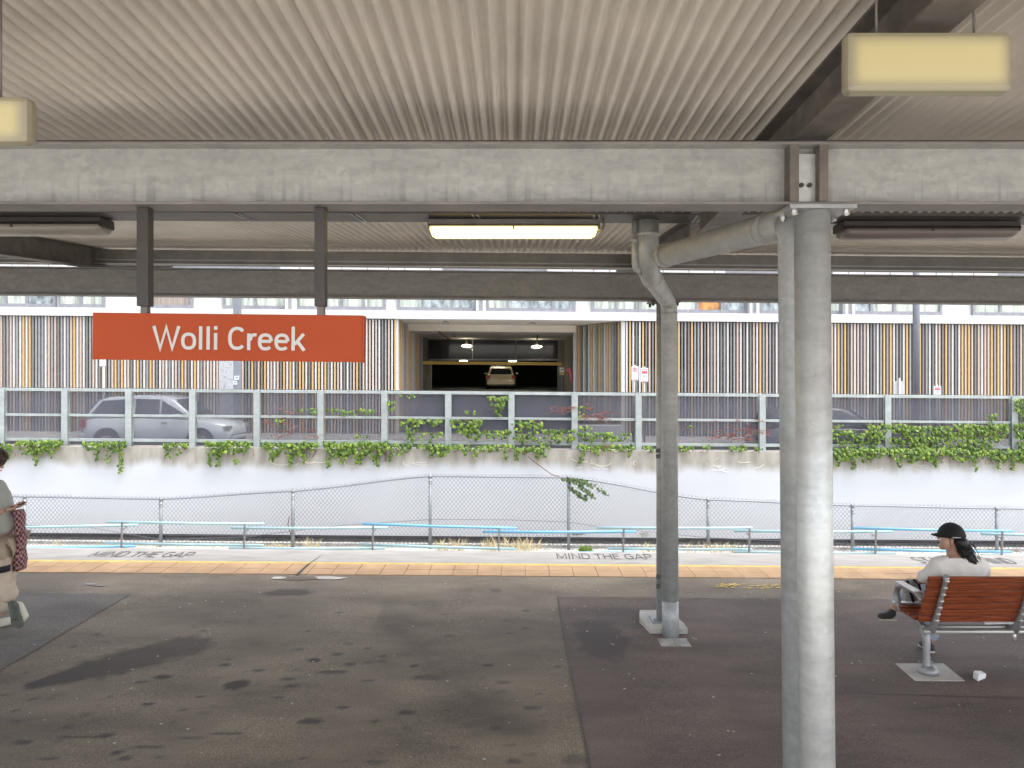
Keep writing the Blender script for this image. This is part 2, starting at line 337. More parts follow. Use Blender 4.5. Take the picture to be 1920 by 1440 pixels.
def wall_mat():
    m = mat('white_retaining_wall', (0.535, 0.55, 0.57), 0.85, 0, 0.03, 0.8, (0.5,1,1.2), 0.15, 12)
    N = m.node_tree.nodes; L = m.node_tree.links; b = N['Principled BSDF']; rp = N[m['_ramp']]
    tc = N.new('ShaderNodeTexCoord')
    mp = N.new('ShaderNodeMapping'); mp.inputs['Scale'].default_value = (1, 1, 0.13); L.new(tc.outputs['Object'], mp.inputs[0])
    n1 = N.new('ShaderNodeTexNoise'); n1.inputs['Scale'].default_value = 2.6; n1.inputs['Detail'].default_value = 7; n1.inputs['Roughness'].default_value = 0.65
    L.new(mp.outputs[0], n1.inputs[0])
    n2 = N.new('ShaderNodeTexNoise'); n2.inputs['Scale'].default_value = 0.5; n2.inputs['Detail'].default_value = 3
    L.new(tc.outputs['Object'], n2.inputs[0])
    uv = N.new('ShaderNodeAttribute'); uv.attribute_name = 'depth'          # metres below the top of the wall
    # reach of dirt = 0.25 .. 0.65 m
    a = N.new('ShaderNodeMath'); a.operation = 'MULTIPLY_ADD'; L.new(n2.outputs[0], a.inputs[0]); a.inputs[1].default_value = 0.60; a.inputs[2].default_value = -0.06
    a2 = N.new('ShaderNodeMath'); a2.operation = 'MULTIPLY_ADD'; L.new(n1.outputs[0], a2.inputs[0]); a2.inputs[1].default_value = 0.40; L.new(a.outputs[0], a2.inputs[2])
    s = N.new('ShaderNodeMath'); s.operation = 'SUBTRACT'; L.new(a2.outputs[0], s.inputs[0]); L.new(uv.outputs['Fac'], s.inputs[1])
    mr = N.new('ShaderNodeMapRange'); mr.interpolation_type = 'SMOOTHSTEP'; mr.inputs['From Min'].default_value = -0.08; mr.inputs['From Max'].default_value = 0.20
    L.new(s.outputs[0], mr.inputs[0])
    n3 = N.new('ShaderNodeTexNoise'); n3.inputs['Scale'].default_value = 5; n3.inputs['Detail'].default_value = 6
    mp3 = N.new('ShaderNodeMapping'); mp3.inputs['Scale'].default_value = (1, 1, 0.3); L.new(tc.outputs['Object'], mp3.inputs[0]); L.new(mp3.outputs[0], n3.inputs[0])
    cr = N.new('ShaderNodeValToRGB'); cr.color_ramp.elements[0].position = 0.3; cr.color_ramp.elements[1].position = 0.7
    cr.color_ramp.elements[0].color = (0.26, 0.24, 0.20, 1); cr.color_ramp.elements[1].color = (0.44, 0.415, 0.37, 1)
    L.new(n3.outputs[0], cr.inputs[0])
    mx = N.new('ShaderNodeMix'); mx.data_type = 'RGBA'; L.new(mr.outputs[0], mx.inputs[0]); L.new(rp.outputs[0], mx.inputs[6]); L.new(cr.outputs[0], mx.inputs[7])
    L.new(mx.outputs[2], b.inputs['Base Color'])
    return m
M['wall'] = wall_mat()
def plaid():
    m = bpy.data.materials.new('red_black_plaid'); m.use_nodes = True; N = m.node_tree.nodes; L = m.node_tree.links
    g = N.new('ShaderNodeNewGeometry'); ck = N.new('ShaderNodeTexChecker'); ck.inputs['Scale'].default_value = 36
    ck.inputs['Color1'].default_value = (0.10, 0.025, 0.03, 1); ck.inputs['Color2'].default_value = (0.38, 0.22, 0.21, 1)
    L.new(g.outputs['Position'], ck.inputs[0]); L.new(ck.outputs[0], N['Principled BSDF'].inputs['Base Color']); N['Principled BSDF'].inputs['Roughness'].default_value = 0.9
    return m
M['plaid'] = plaid()

def _arc(cx, cy, rx, ry, a0, a1, n=14):
    out = []
    for i in range(n+1):
        a = R(a0+(a1-a0)*i/n); c, q = math.cos(a), math.sin(a)
        out.append((cx+rx*math.copysign(abs(c)**0.82, c), cy+ry*math.copysign(abs(q)**0.82, q)))
    return out
# stroke skeletons in units of the capital height: (advance, strokes)
GL = {
 'W': (1.16, [[(.08,1),(.34,.04),(.58,.95),(.82,.04),(1.08,1)]]), 'o': (.66, [_arc(.32,.36,.235,.30,90,450,24)]),
 'l': (.30, [[(.14,0),(.14,1.0)]]), 'i': (.30, [[(.14,0),(.14,.72)],[(.14,.86),(.14,1.02)]]),
 'C': (.74, [_arc(.38,.5,.29,.43,42,318,22)]), 'r': (.46, [[(.11,0),(.11,.72)], [(.17,.42)]+_arc(.36,.42,.19,.24,150,75,6)]),
 'e': (.66, [[(.10,.385),(.545,.385)], _arc(.32,.36,.235,.30,4,318,20)]), 'k': (.64, [[(.11,0),(.11,1.03)], [(.17,.26),(.53,.72)], [(.29,.38),(.56,0)]]), ' ': (.32, []),
 'M': (1.0, [[(.1,0),(.1,.97),(.48,.15),(.86,.97),(.86,0)]]), 'I': (.34, [[(.15,0),(.15,1)]]), 'N': (.86, [[(.1,0),(.1,.97),(.72,.03),(.72,1)]]),
 'D': (.86, [[(.1,.04),(.1,.96),(.35,.96)]+_arc(.38,.5,.34,.46,85,-85,12)+[(.35,.04),(.1,.04)]]), 'T': (.76, [[(.0,.93),(.70,.93)],[(.35,0),(.35,.86)]]),
 'H': (.86, [[(.1,0),(.1,1)],[(.72,0),(.72,1)],[(.17,.5),(.65,.5)]]), 'E': (.72, [[(.62,.96),(.1,.96),(.1,.04),(.62,.04)],[(.17,.5),(.55,.5)]]),
 'G': (.88, [_arc(.42,.5,.33,.44,45,300,20)+[(.72,.12),(.72,.48),(.48,.48)]]), 'A': (.86, [[(.02,0),(.40,.96),(.78,0)],[(.18,.30),(.62,.30)]]),
 'P': (.78, [[(.1,0),(.1,.96),(.42,.96)]+_arc(.42,.70,.24,.26,85,-85,10)+[(.42,.44),(.17,.44)]]),
 'S': (.76, [_arc(.35,.73,.26,.22,35,270,12)+_arc(.36,.27,.27,.23,85,-145,12)]), 'B': (.80, [[(.1,.04),(.1,.96),(.42,.96)]+_arc(.42,.74,.22,.22,85,-85,8)+[(.17,.52)],[(.42,.50)]+_arc(.44,.27,.25,.23,85,-85,8)+[(.17,.04)]]),
}
def text_obj(body, mtl, parent, name, wdt, hgt, weight=0.155):
    """lettering drawn stroke by stroke as flat shapes in its own XY plane, origin at lower left"""
    verts, faces = [], []; adv = 0; k = 0
    for ch in body:
        a, strokes = GL[ch]
        for st in strokes:
            pts = [Vector((p[0]+adv, p[1])) for p in st]; closed = (pts[0]-pts[-1]).length < 1e-3
            if closed: pts = pts[:-1]
            n = len(pts); L_, R_ = [], []
            for i in range(n):
                p = pts[i]; a0 = pts[i-1] if (i or closed) else None; b0 = pts[(i+1) % n] if (i < n-1 or closed) else None
                d0 = (p-a0).normalized() if a0 is not None else (b0-p).normalized(); d1 = (b0-p).normalized() if b0 is not None else d0
                nn = Vector((-(d0+d1).y, (d0+d1).x)); nn = nn.normalized() if nn.length > 1e-6 else Vector((-d0.y, d0.x))
                q = max(0.42, nn.dot(Vector((-d0.y, d0.x)))); L_.append(p+nn*weight/2/q); R_.append(p-nn*weight/2/q)
            b = len(verts); z = (k % 3)*0.0003; k += 1
            for l, r in zip(L_, R_): verts += [(l.x, l.y, z), (r.x, r.y, z)]
            for i in range(n if closed else n-1):
                j = (i+1) % n; faces.append((b+2*i, b+2*i+1, b+2*j+1, b+2*j))
        adv += a
    xs = [v[0] for v in verts]; x0, x1 = min(xs), max(xs)
    me = bpy.data.meshes.new(name); me.from_pydata([((v[0]-x0)/(x1-x0)*wdt, v[1]*hgt, v[2]) for v in verts], [], faces); me.materials.append(mtl)
    o = bpy.data.objects.new(name, me); col.objects.link(o); o.parent = parent
    return o

# ================================================================== GROUND, PLATFORM
# low ground all round (rail corridor), out to the horizon
g = MB(); g.box(-600, 600, -600, 0.15, -1.6, -1.25); g.build('rail_corridor_ground', M['ground']); tag(bpy.data.objects['rail_corridor_ground'], kind='structure')
g = MB(); g.box(-600, 600, 10.2, 15.9, -1.9, -1.55).shear(); tag(g.build('track_bed', M['ground']), kind='structure')
g = MB(); g.box(-60, 60, 15.9, 16.75, -1.9, -1.36).shear(); tag(g.build('gravel_verge', M['verge']), kind='structure')
g = MB(); g.box(-60, 60, 16.75, 17.9, -1.9, -1.42).shear(); tag(g.build('drain_channel', M['ground']), kind='structure')
# two rails of the far track, down in the cutting
for yy in (12.0, 13.44):
    r = MB(); r.prism([(yy-0.07,-1.54),(yy+0.07,-1.54),(yy+0.035,-1.50),(yy+0.035,-1.40),(yy-0.035,-1.40),(yy-0.035,-1.50)], 'x', -60, 60).shear()
    tag(r.build('steel_rail', M['dark_steel']), 'steel rail in the cutting, %s' % ('nearer the platform' if yy < 13 else 'nearer the white wall'), 'rail', 'rails of the far track')

# platform body and surface
plat = MB(); plat.box(-14, 14, 0.21, 10.43, -1.3, -0.012).shear()
tag(plat.build('platform_body', M['concrete']), kind='structure')
STAINS = [(540,1111,56,8,.8),(306,1269,19,5,1),(445,1283,26,11,1),(590,1238,17,4.5,1),(580,1352,28,6,1),(277,1320,15,4,1),(200,1379,19,6,.9),
 (40,1392,36,3.5,.9),(220,1411,13,5,1),(487,1257,12,3,.9),(625,1260,32,5,.8),(805,1270,34,7,.7),(692,1276,16,3,.8),(760,1336,20,6,.9),(777,1248,10,3,1),
 (422,1247,14,3,.9),(265,1279,14,3,.9),(705,1353,10,4,1),(280,1400,34,3,.8),(90,1423,24,4,.9),(425,1376,34,3,.8),(642,1326,17,4,.9),(930,1107,14,5,.5),
 (690,1216,8,3,.8),(560,1218,14,2,.7),(540,1273,18,3,.8),(545,1286,20,3,.8),(375,1306,13,3,.9),(165,1340,14,4,.4),(360,1384,30,2.5,.6),(150,1382,50,3,.8),
 (30,1332,10,4,.8),(655,1246,12,4,.8),(715,1240,14,3,.5),(935,1297,22,4,.4),(345,1330,10,3,.7),(180,1190,12,3,.7),(135,1213,9,3,.7),(300,1418,14,3,.7),
 (1125,1195,60,46,.75),(1180,1160,90,24,.5),(1080,1425,30,14,.5),(1700,1370,60,12,.4)]
def spot(px, py, rx, ry):
    d = F*EYE / (py - CY - K*(px-CX)); return ((px-CX)/F*d, d, rx*d/F, ry*d*d/(F*EYE))
SP = [(*spot(*s[:4]), s[4]) for s in STAINS]
rnd = random.Random(3)
for i in range(95):
    x = rnd.uniform(-4.2, 0.4); y = rnd.uniform(4.7, 8.3) if i % 4 else rnd.uniform(4.7, 6.6)
    q = rnd.choice([0.012, 0.018, 0.025, 0.038]); SP.append((x, y, q*rnd.uniform(1.0,2.2), q, rnd.uniform(0.3, 0.9)))
def stain_at(x, y):
    n = mnoise.noise(Vector((x*9, y*9, 0))) * 0.28 + mnoise.noise(Vector((x*28, y*28, 3))) * 0.14
    s = 0.0
    # the long wet-looking mark
    ax, ay, bx, by = -3.80, 5.95, -3.00, 6.80
    t = max(0, min(1, ((x-ax)*(bx-ax)+(y-ay)*(by-ay))/((bx-ax)**2+(by-ay)**2)))
    dd = math.hypot(x-ax-t*(bx-ax), y-ay-t*(by-ay)); wdt = 0.08 + 0.24*math.sin(min(1, t*1.1+0.05)*math.pi*0.66)
    q = 1 - dd/wdt + n*1.0
    if q > 0: s = max(s, min(1, q*3.2) * (1 - 0.3*t))
    for cx, cy, rx, ry, a in SP:
        if abs(x-cx) > rx*1.7 or abs(y-cy) > ry*1.7: continue
        q = 1 - math.hypot((x-cx)/rx, (y-cy)/ry) + n
        if q > 0: s = max(s, min(1, q*3.0)*a)
    # diagonal darker run to the right of the middle
    t = (x + 1.35) * 0.62 + (y - 7.6) * 0.35
    if -1.4 < x < 0.5 and 5.2 < y < 8.0:
        s = max(s, 0.35*max(0, 1-abs(t-0.0)/0.22 + n))
    s = max(s, 0.55*max(0, mnoise.noise(Vector((x*0.55+5, y*0.5, 9)))))
    return max(0, min(1, s))
def floor_grid(name, mtl, x0, x1, y0, y1, z, st=0.03, kind='structure'):
    xs = [x0+(x1-x0)*i/max(1, round((x1-x0)/st)) for i in range(max(1, round((x1-x0)/st))+1)]
    ys = [y0+(y1-y0)*i/max(1, round((y1-y0)/st)) for i in range(max(1, round((y1-y0)/st))+1)]
    vs = [(x, y, z - K*x) for y in ys for x in xs]; n = len(xs)
    if z > 0: vs = [(v[0]+(0.022*mnoise.noise(Vector((v[0]*6, v[1]*6, 1))) if v[0] in (x0, x1) else 0), v[1]+(0.03*mnoise.noise(Vector((v[0]*5, 3, 1))) if v[1] in (y0, y1) else 0), v[2]) for v in vs]
    fs = [(j*n+i, j*n+i+1, (j+1)*n+i+1, (j+1)*n+i) for j in range(len(ys)-1) for i in range(n-1)]
    me = bpy.data.meshes.new(name); me.from_pydata(vs, [], fs); me.materials.append(mtl)
    at = me.attributes.new('stain', 'FLOAT', 'POINT'); at.data.foreach_set('value', [stain_at(v[0], v[1]) for v in vs])
    o = bpy.data.objects.new(name, me); col.objects.link(o); return tag(o, kind=kind)
floor_grid('platform_floor', M['asphalt'], -5.6, 5.8, 4.5, 9.18, 0.0, 0.032)
floor_grid('platform_floor', M['asphalt'], -14, 14, 0.21, 4.5, 0.0, 0.5)
floor_grid('platform_floor', M['asphalt'], -14, -5.6, 4.5, 9.18, 0.0, 0.5)
floor_grid('platform_floor', M['asphalt'], 5.8, 14, 4.5, 9.18, 0.0, 0.5)
floor_grid('asphalt_patch', M['asphalt_new'], 0.49, 6.2, 4.3, 8.33, 0.005, 0.04)
floor_grid('asphalt_patch', M['asphalt_grey'], -6.2, -4.27, 4.3, 8.33, 0.005, 0.04)
# seam cracks in the asphalt
def crack(pts, wdt, name='pavement_crack'):
    c = MB()
    for (a, b) in zip(pts[:-1], pts[1:]):
        a = Vector(a); b = Vector(b); n = Vector((-(b-a).y, (b-a).x)).normalized()*wdt/2
        zz = 0.0092
        c.add([(a.x+n.x,a.y+n.y,zz-K*a.x),(a.x-n.x,a.y-n.y,zz-K*a.x),(b.x-n.x,b.y-n.y,zz-K*b.x),(b.x+n.x,b.y+n.y,zz-K*b.x)], [(0,1,2,3)])
    return tag(c.build(name, M['dark_steel']), kind='structure')
def fl(px, py): s = spot(px, py, 1, 1); return (s[0], s[1])
crack([(0.49, 4.4), (0.485, 6.1), (0.492, 8.33)], 0.012)
crack([(0.49, 8.335), (2.2, 8.33), (4.1, 8.34), (6.2, 8.33)], 0.012)
crack([fl(1562,1298), fl(1640,1302), fl(1750,1306), fl(1920,1311)], 0.009)
crack([fl(1140,1252), fl(1220,1256), fl(1290,1253)], 0.004)

rk = random.Random(41)
for (x, y, a, n) in ((-3.6,7.9,-.2,16),(-1.2,5.3,.3,22),(-0.9,8.6,.05,14),(2.2,5.4,.15,20),(1.2,6.9,-1.2,10),(-2.2,4.9,.9,9)):
    pts = [(x, y)]
    for k in range(n): a += rk.uniform(-.45,.45); x += .09*math.cos(a); y += .09*math.sin(a); pts.append((x, y))
    crack(pts, 0.0035)
# coping, yellow line, tactile tiles
c = MB(); c.box(-14, 14, 9.78, 10.45, -0.25, 0.004).shear(); c.build('coping', M['coping'], bevel=0.004); tag(bpy.data.objects['coping'], kind='structure')
c = MB(); c.box(-14, 14, 9.69, 9.777, -0.02, 0.004).shear(); tag(c.build('yellow_line', M['yellow']), kind='structure')
strip = empty('tactile_strip', (0, 9.43, 0), kind='structure')
c = MB(); c.box(-14, 14, 9.165, 9.688, -0.02, -0.003).shear(); c.build('strip_bed', M['rafter'], strip)
tm = []
for i, mm in enumerate((M['tile'], M['tile2'])):
    t = MB(); t.box(-0.147, 0.147, 9.43-0.1245, 9.43+0.1245, -0.008, 0.009); tm.append(t.build('tile', mm, strip, bevel=0.002))
    # dome rows pressed into each tile
nt = 0
for row, yc in enumerate((9.308, 9.563)):
    for i in range(-25, 22):
        X = 0.447 + 0.15 + 0.3*i
        o = tm[nt] if nt < 2 else tm[rnd.choice((0, 0, 1))].copy()
        if nt >= 2: col.objects.link(o); o.parent = strip
        o.location = (X, yc-9.43, -K*X + rnd.uniform(-0.0015, 0.0015)); nt += 1
a0, a1 = fl(557,1079.5), fl(580,1058)
c = MB(); zz = 0.012
for (p, q, w0, w1) in ((a0, a1, 0.045, 0.03), (a1, fl(606,1040), 0.012, 0.006)):
    c.add([(p[0]-w0/2,p[1],zz-K*p[0]),(p[0]+w0/2,p[1],zz-K*p[0]),(q[0]+w1/2,q[1],zz-K*q[0]),(q[0]-w1/2,q[1],zz-K*q[0])], [(0,1,2,3)])
tag(c.build('pavement_crack', M['dark_steel']), kind='structure')
def blob(px, py, rx, ry, mtl, name, seed, z=0.008):
    x, y, a, b = spot(px, py, rx, ry); r2 = random.Random(seed)
    vs = [(x + a*math.cos(t)*r, y + b*math.sin(t)*r, z-K*x) for t, r in ((2*math.pi*i/18, r2.uniform(0.75, 1.1)) for i in range(18))]
    m = MB(); m.add(vs, [tuple(range(18))]); return tag(m.build(name, mtl), kind='structure')
blob(522,1084.5,15,2.6, M['concrete'], 'cement_patch', 1); blob(612,1084.5,36,3, M['concrete'], 'cement_patch', 2)
blob(560,1085,40,4, M['asphalt_new'], 'asphalt_patch', 3, 0.0055)
blob(170,1096,12,2, M['coping'], 'paint_smear', 4); blob(188,1099,10,1.5, M['coping'], 'paint_smear', 5)
# worn yellow stencil near the tiles
rs = random.Random(11); c = MB()
for i in range(46):
    px = rs.uniform(1345, 1475); py = 1096 + (px-1345)*0.02 + rs.choice((0, 2, 6)) + rs.uniform(-1.2,1.2)
    x, y, a, b = spot(px, py, rs.uniform(1.5, 6), rs.uniform(0.4, 1.0)); z = 0.009-K*x
    c.add([(x-a,y-b,z),(x+a,y-b*.6,z),(x+a*.8,y+b,z),(x-a*.9,y+b*.7,z)], [(0,1,2,3)])
tag(c.build('faded_yellow_stencil', M['yellow']), kind='structure')
# grit and gum specks
c = MB()
for i in range(260):
    x = rs.uniform(-5, 5.5); y = rs.uniform(4.8, 9.1); a = rs.uniform(0.003, 0.011); z = 0.0095-K*x
    c.add([(x-a,y-a*.7,z),(x+a,y-a,z),(x+a*.7,y+a,z),(x-a,y+a*.6,z)], [(0,1,2,3)])
tag(c.build('pale_grit', M['concrete']), kind='stuff')
# stencilled words on the coping
for word, pxa, pxb, ya, yb in (('MIND THE GAP', 160, 350, 1034.5, 1044.5), ('MIND THE GAP', 1045, 1226, 1038.5, 1048.5), ('STAND BEHIND', 1727, 1912, 1046, 1057), ):
    A = spot(pxa, yb, 1, 1); B = spot(pxb, yb, 1, 1); C_ = spot(pxa, ya, 1, 1)
    X0 = A[0]; d0 = A[1]; d1 = C_[1]
    if pxa == 160: X0 = (180-CX)/F*d0 - 0.12
    o = text_obj(word, M['letter'], None, 'platform_lettering', (pxb-pxa)/F*(d0), d1-d0, 0.105)
    o.location = (X0, d0, 0.0085 - K*X0); o.rotation_euler = (0, K, 0); tag(o, kind='structure')

# ================================================================== CANOPY
canopy = empty('platform_canopy', (1.3, 5.33, 0), 'galvanised steel platform canopy with corrugated butterfly roof, covering the whole top of the view', 'canopy')
PITCH, AMP, NC = 0.065, 0.0175, 12
SW = PITCH*NC
def ceil_z(y): return EYE + (1.167 + 0.057*(3.755-y) if y < 5.33 else 1.077 + 0.058*(y-5.33))
def sheet(y0, y1):
    n = NC*8; top = []; ny = 8
    m = MB(); rows = []
    for j in range(ny+1):
        y = y0+(y1-y0)*j/ny
        rows.append([(i*SW/n, y, ceil_z(y) + AMP*math.cos(2*math.pi*i/8) + AMP) for i in range(n+1)])
    m.loft(rows, False, True, False)
    return m
def placed_sheets(y0, y1):
    for i in range(-12, 13):
        X = i*SW + 0.02; m = sheet(y0, y1)
        m.map(lambda v: (v.x+X, v.y, v.z - kc(v.y)*(v.x+X) + (0.0008 if i % 2 else 0)))
        m.build('roof_sheet', M['ceiling'], canopy)
placed_sheets(0.25, 5.14); placed_sheets(5.40, 9.35)
c = MB(); c.box(-10, 10, 0.1, 9.4, EYE+1.50, EYE+1.53); c.build('roof_top', M['purlin'], canopy)       # weather skin that keeps daylight out of the laps
# valley gutter
def U(x0, x1): 
    return MB().prism([(5.12,EYE+1.075),(5.42,EYE+1.075),(5.42,EYE+1.20),(5.12,EYE+1.20)], 'x', x0, x1)
c = U(-10, 10).csh(); c.build('valley_gutter', M['gutter'], canopy)
for px in (445, 662, 885, 1110, 1300):       # gutter straps
    X = (px-CX)/F*5.2
    for dx in (0, 0.035):
        c = MB(); c.add([(X+dx,5.12,EYE+1.072),(X+dx+0.01,5.12,EYE+1.072),(X+dx+0.035,5.36,EYE+1.072),(X+dx+0.025,5.36,EYE+1.072),
                         (X+dx,5.12,EYE+1.066),(X+dx+0.01,5.12,EYE+1.066),(X+dx+0.035,5.36,EYE+1.066),(X+dx+0.025,5.36,EYE+1.066)],
                        [(0,1,2,3),(7,6,5,4),(0,4,5,1),(2,6,7,3),(1,5,6,2),(3,7,4,0)]).csh()
        c.build('gutter_strap', M['cast'], canopy)
def isect(yc, zb, zt, fw=0.146, ft=0.012, wt=0.008):
    h = fw/2; w = wt/2
    return [(yc-h,zb),(yc+h,zb),(yc+h,zb+ft),(yc+w,zb+ft),(yc+w,zt-ft),(yc+h,zt-ft),(yc+h,zt),(yc-h,zt),(yc-h,zt-ft),(yc-w,zt-ft),(yc-w,zb+ft),(yc-h,zb+ft)]
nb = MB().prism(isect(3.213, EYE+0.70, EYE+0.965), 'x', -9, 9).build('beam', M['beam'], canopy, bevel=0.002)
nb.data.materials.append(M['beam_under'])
for p_ in nb.data.polygons:                        # flange colour darker than the web: painted-in shade as well as grime
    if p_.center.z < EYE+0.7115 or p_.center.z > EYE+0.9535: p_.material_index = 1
nb['label'] = 'pale galvanised beam nearest the train'
# roofing seam strip just above near beam and its shadow flashing
for (a, b) in ((1480,1497),(1535,1552)):
    X0 = (a-CX)/F*3.15; X1 = (b-CX)/F*3.15
    MB().box(X0, X1, 3.142, 3.207, EYE+0.714, EYE+0.952).build('stiffener', M['rafter'], nb, bevel=0.001)
MB().box(1.205, 1.30, 3.185, 3.207, EYE+0.716, EYE+0.925).build('end_plate', M['column'], nb, bevel=0.002)
for X in (1.225, 1.26):
    MB().tube([(X,3.19,EYE+0.79),(X,3.172,EYE+0.79)], 0.010, 6, False).build('bolt', M['dark_steel'], nb)
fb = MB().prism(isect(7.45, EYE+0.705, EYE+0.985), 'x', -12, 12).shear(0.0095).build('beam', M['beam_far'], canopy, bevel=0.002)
fb['label'] = 'dark beam on the far side of the platform'
def rafter(X):
    for (ya, yb) in ((0.3, 5.12), (5.42, 9.3)):
        m = MB(); secs = []
        for y in (ya, yb):
            zt = ceil_z(y) - 0.002; zb = zt - 0.195
            pts = isect(X, zb, zt, 0.146, 0.01, 0.008)
            secs.append([(p[0], y, p[1] - kc(y)*p[0]) for p in pts])
        m.loft(secs, True, False); m.build('rafter', M['rafter'], canopy, bevel=0.0015)
for X in (-9.8, -4.25, 1.28, 6.81): rafter(X)
MB().prism([(7.58,EYE+1.042),(7.65,EYE+1.042),(7.65,EYE+1.06),(7.60,EYE+1.065),(7.60,EYE+1.195),(7.58,EYE+1.195)], 'x', -12, 12).shear(0.009).build('purlin', M['purlin'], canopy)
MB().box(-12, 12, 7.56, 7.579, EYE+1.085, EYE+1.096).shear(0.009).build('flashing', M['cast'], canopy)
MB().box(-12, 12, 7.545, 7.579, EYE+1.045, EYE+1.052).shear(0.009).build('flashing', M['alu'], canopy)
# purlins over the near half sit above the rafters, seen only as the dark line over the beam
MB().box(-9.5, 9.5, 3.19, 3.235, EYE+0.967, EYE+0.985).build('packer', M['dark_steel'], canopy)
MB().box(-10, 10, 9.35, 9.38, EYE+1.32, EYE+1.50).shear(0.009).build('fascia', M['purlin'], canopy)
# sign hangers reach from the beam
# ------------------------------------------------ columns and pipes
def lean(m, X0, ztop, k=0.0095):
    return m.map(lambda v: (v.x + (ztop - v.z)*k, v.y, v.z))
nc = empty('steel_column', (1.30, 3.213, 0), 'thick pale galvanised round column nearest the train, bolted to the light beam', 'column', 'columns of the canopy')
lean(MB().tube([(1.283,3.213,-0.02),(1.283,3.213,EYE+0.68)], 0.0735, 40), 1.283, EYE+0.7).build('shaft', M['column'], nc)
MB().box(1.155,1.437,3.12,3.31,EYE+0.680,EYE+0.698).build('cap_plate', M['cast'], nc, bevel=0.002)
MB().box(1.13,1.46,3.06,3.36,-0.02,0.02).build('base_plate', M['column'], nc, bevel=0.002)
for X in (1.185, 1.405):
    for Y in (3.15, 3.28):
        MB().tube([(X,Y,EYE+0.681),(X,Y,EYE+0.664),(X,Y,EYE+0.655)], [0.014,0.014,0.009], 6, False).build('bolt', M['chrome'], nc)
fc = empty('steel_column', (1.495, 7.45, -0.012), 'dull grey round column on the far side, standing on a concrete plinth behind the downpipe', 'column', 'columns of the canopy')
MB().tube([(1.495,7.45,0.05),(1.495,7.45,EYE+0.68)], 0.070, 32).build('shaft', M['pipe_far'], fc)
MB().box(1.345,1.645,7.33,7.57,EYE+0.672,EYE+0.689).build('cap_plate', M['rafter'], fc, bevel=0.002)
for X in (1.375, 1.615):
    for Y in (7.36, 7.53): MB().tube([(X,Y,EYE+0.672),(X,Y,EYE+0.64)], 0.014, 6, False).build('bolt', M['dark_steel'], fc)
MB().box(1.37,1.62,7.34,7.56,0.04,0.058).build('base_plate', M['cast'], fc, bevel=0.002)
for X in (1.395, 1.595): MB().tube([(X,7.375,0.05),(X,7.375,0.085)], 0.013, 6, False).build('bolt', M['cast'], fc)
for pz in (845, 856, 1082, 1100):
    p = W(1234, pz, 7.385); MB().box(p.x-0.018, p.x+0.018, 7.38, 7.41, p.z-0.02, p.z+0.02).build('conduit_saddle', M['rafter'], fc, bevel=0.003)
pl = [(1.30,7.62),(1.26,7.50),(1.315,7.20),(1.675,7.20),(1.675,7.30),(1.62,7.62),(1.55,7.75),(1.31,7.75)]
pl = [(1.315,7.20),(1.68,7.20),(1.68,7.34),(1.62,7.76),(1.31,7.76),(1.265,7.52)]
tag(MB().prism(pl, 'z', -0.03, 0.045).build('concrete_plinth', M['concrete'], bevel=0.006), 'small chamfered pale concrete plinth under the far column', 'plinth')
dr = empty('drain_cover', (1.45, 6.97, 0), 'small pale square drain cover at the foot of the far downpipe', 'drain')
MB().box(1.36,1.635,6.87,7.07,-0.02,-0.0035).build('cover_plate', M['verge'], dr)
for X in (1.50,1.53,1.56,1.59): MB().box(X,X+0.012,6.90,7.05,-0.0035,0.001).build('bar', M['cast'], dr)

# near downpipe with the sloping outlet
nd = empty('downpipe', (1.32, 3.5, 0), 'pale grey downpipe just behind the near column, fed by the long sloping pipe', 'downpipe', 'downpipes')
lean(MB().tube([(1.316,3.5,-0.02),(1.316,3.5,EYE+0.62),(1.313,3.51,EYE+0.665),(1.30,3.56,EYE+0.70)], 0.075, 28), 1.3, EYE+0.7).build('pipe', M['pipe'], nd)
pts = [(1.30,3.53,EYE+0.695),(1.285,3.62,EYE+0.705),(1.02,5.12,EYE+0.785)]
MB().tube(pts, 0.075, 28).build('sloping_pipe', M['pipe_far'], nd)
for t in (0.04, 0.93):
    a = Vector(pts[1]); b = Vector(pts[2]); p = a.lerp(b, t); q = a.lerp(b, t+0.05)
    MB().tube([p, q], 0.081, 28).build('coupling', M['pipe_far'], nd)
MB().tube([a.lerp(b,0.985)+Vector((-0.03,-0.08,0.02)), a.lerp(b,0.985)+Vector((-0.03,-0.095,0.02))], 0.012, 8).build('screw', M['dark_steel'], nd)
fd = empty('downpipe', (1.49, 7.15, 0), 'dull grey downpipe dropping from the valley gutter and kinking across to the far column', 'downpipe', 'downpipes')
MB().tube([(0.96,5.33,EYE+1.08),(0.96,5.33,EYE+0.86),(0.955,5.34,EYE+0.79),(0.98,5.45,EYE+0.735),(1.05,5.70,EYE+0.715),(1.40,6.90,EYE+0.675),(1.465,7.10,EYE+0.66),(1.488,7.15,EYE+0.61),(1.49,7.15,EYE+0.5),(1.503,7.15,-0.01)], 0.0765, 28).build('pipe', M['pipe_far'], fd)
MB().tube([(0.96,5.33,EYE+0.985),(0.96,5.33,EYE+0.955)], 0.081, 28).build('coupling', M['pipe_far'], fd)
MB().tube([(1.05,5.70,EYE+0.715),(1.07,5.77,EYE+0.713)], 0.082, 28).build('coupling', M['pipe_far'], fd)
MB().tube([(1.49,7.15,EYE+0.555),(1.49,7.15,EYE+0.54)], 0.080, 28).build('coupling', M['pipe_far'], fd)
MB().tube([(1.50,7.15,0.33),(1.503,7.15,-0.012)], 0.0785, 28).build('foot_sleeve', M['pipe'], fd)
th = empty('overflow_pipe', (0.865, 5.33, EYE+1.0), 'thin grey pipe running down beside the gutter outlet', 'pipe')
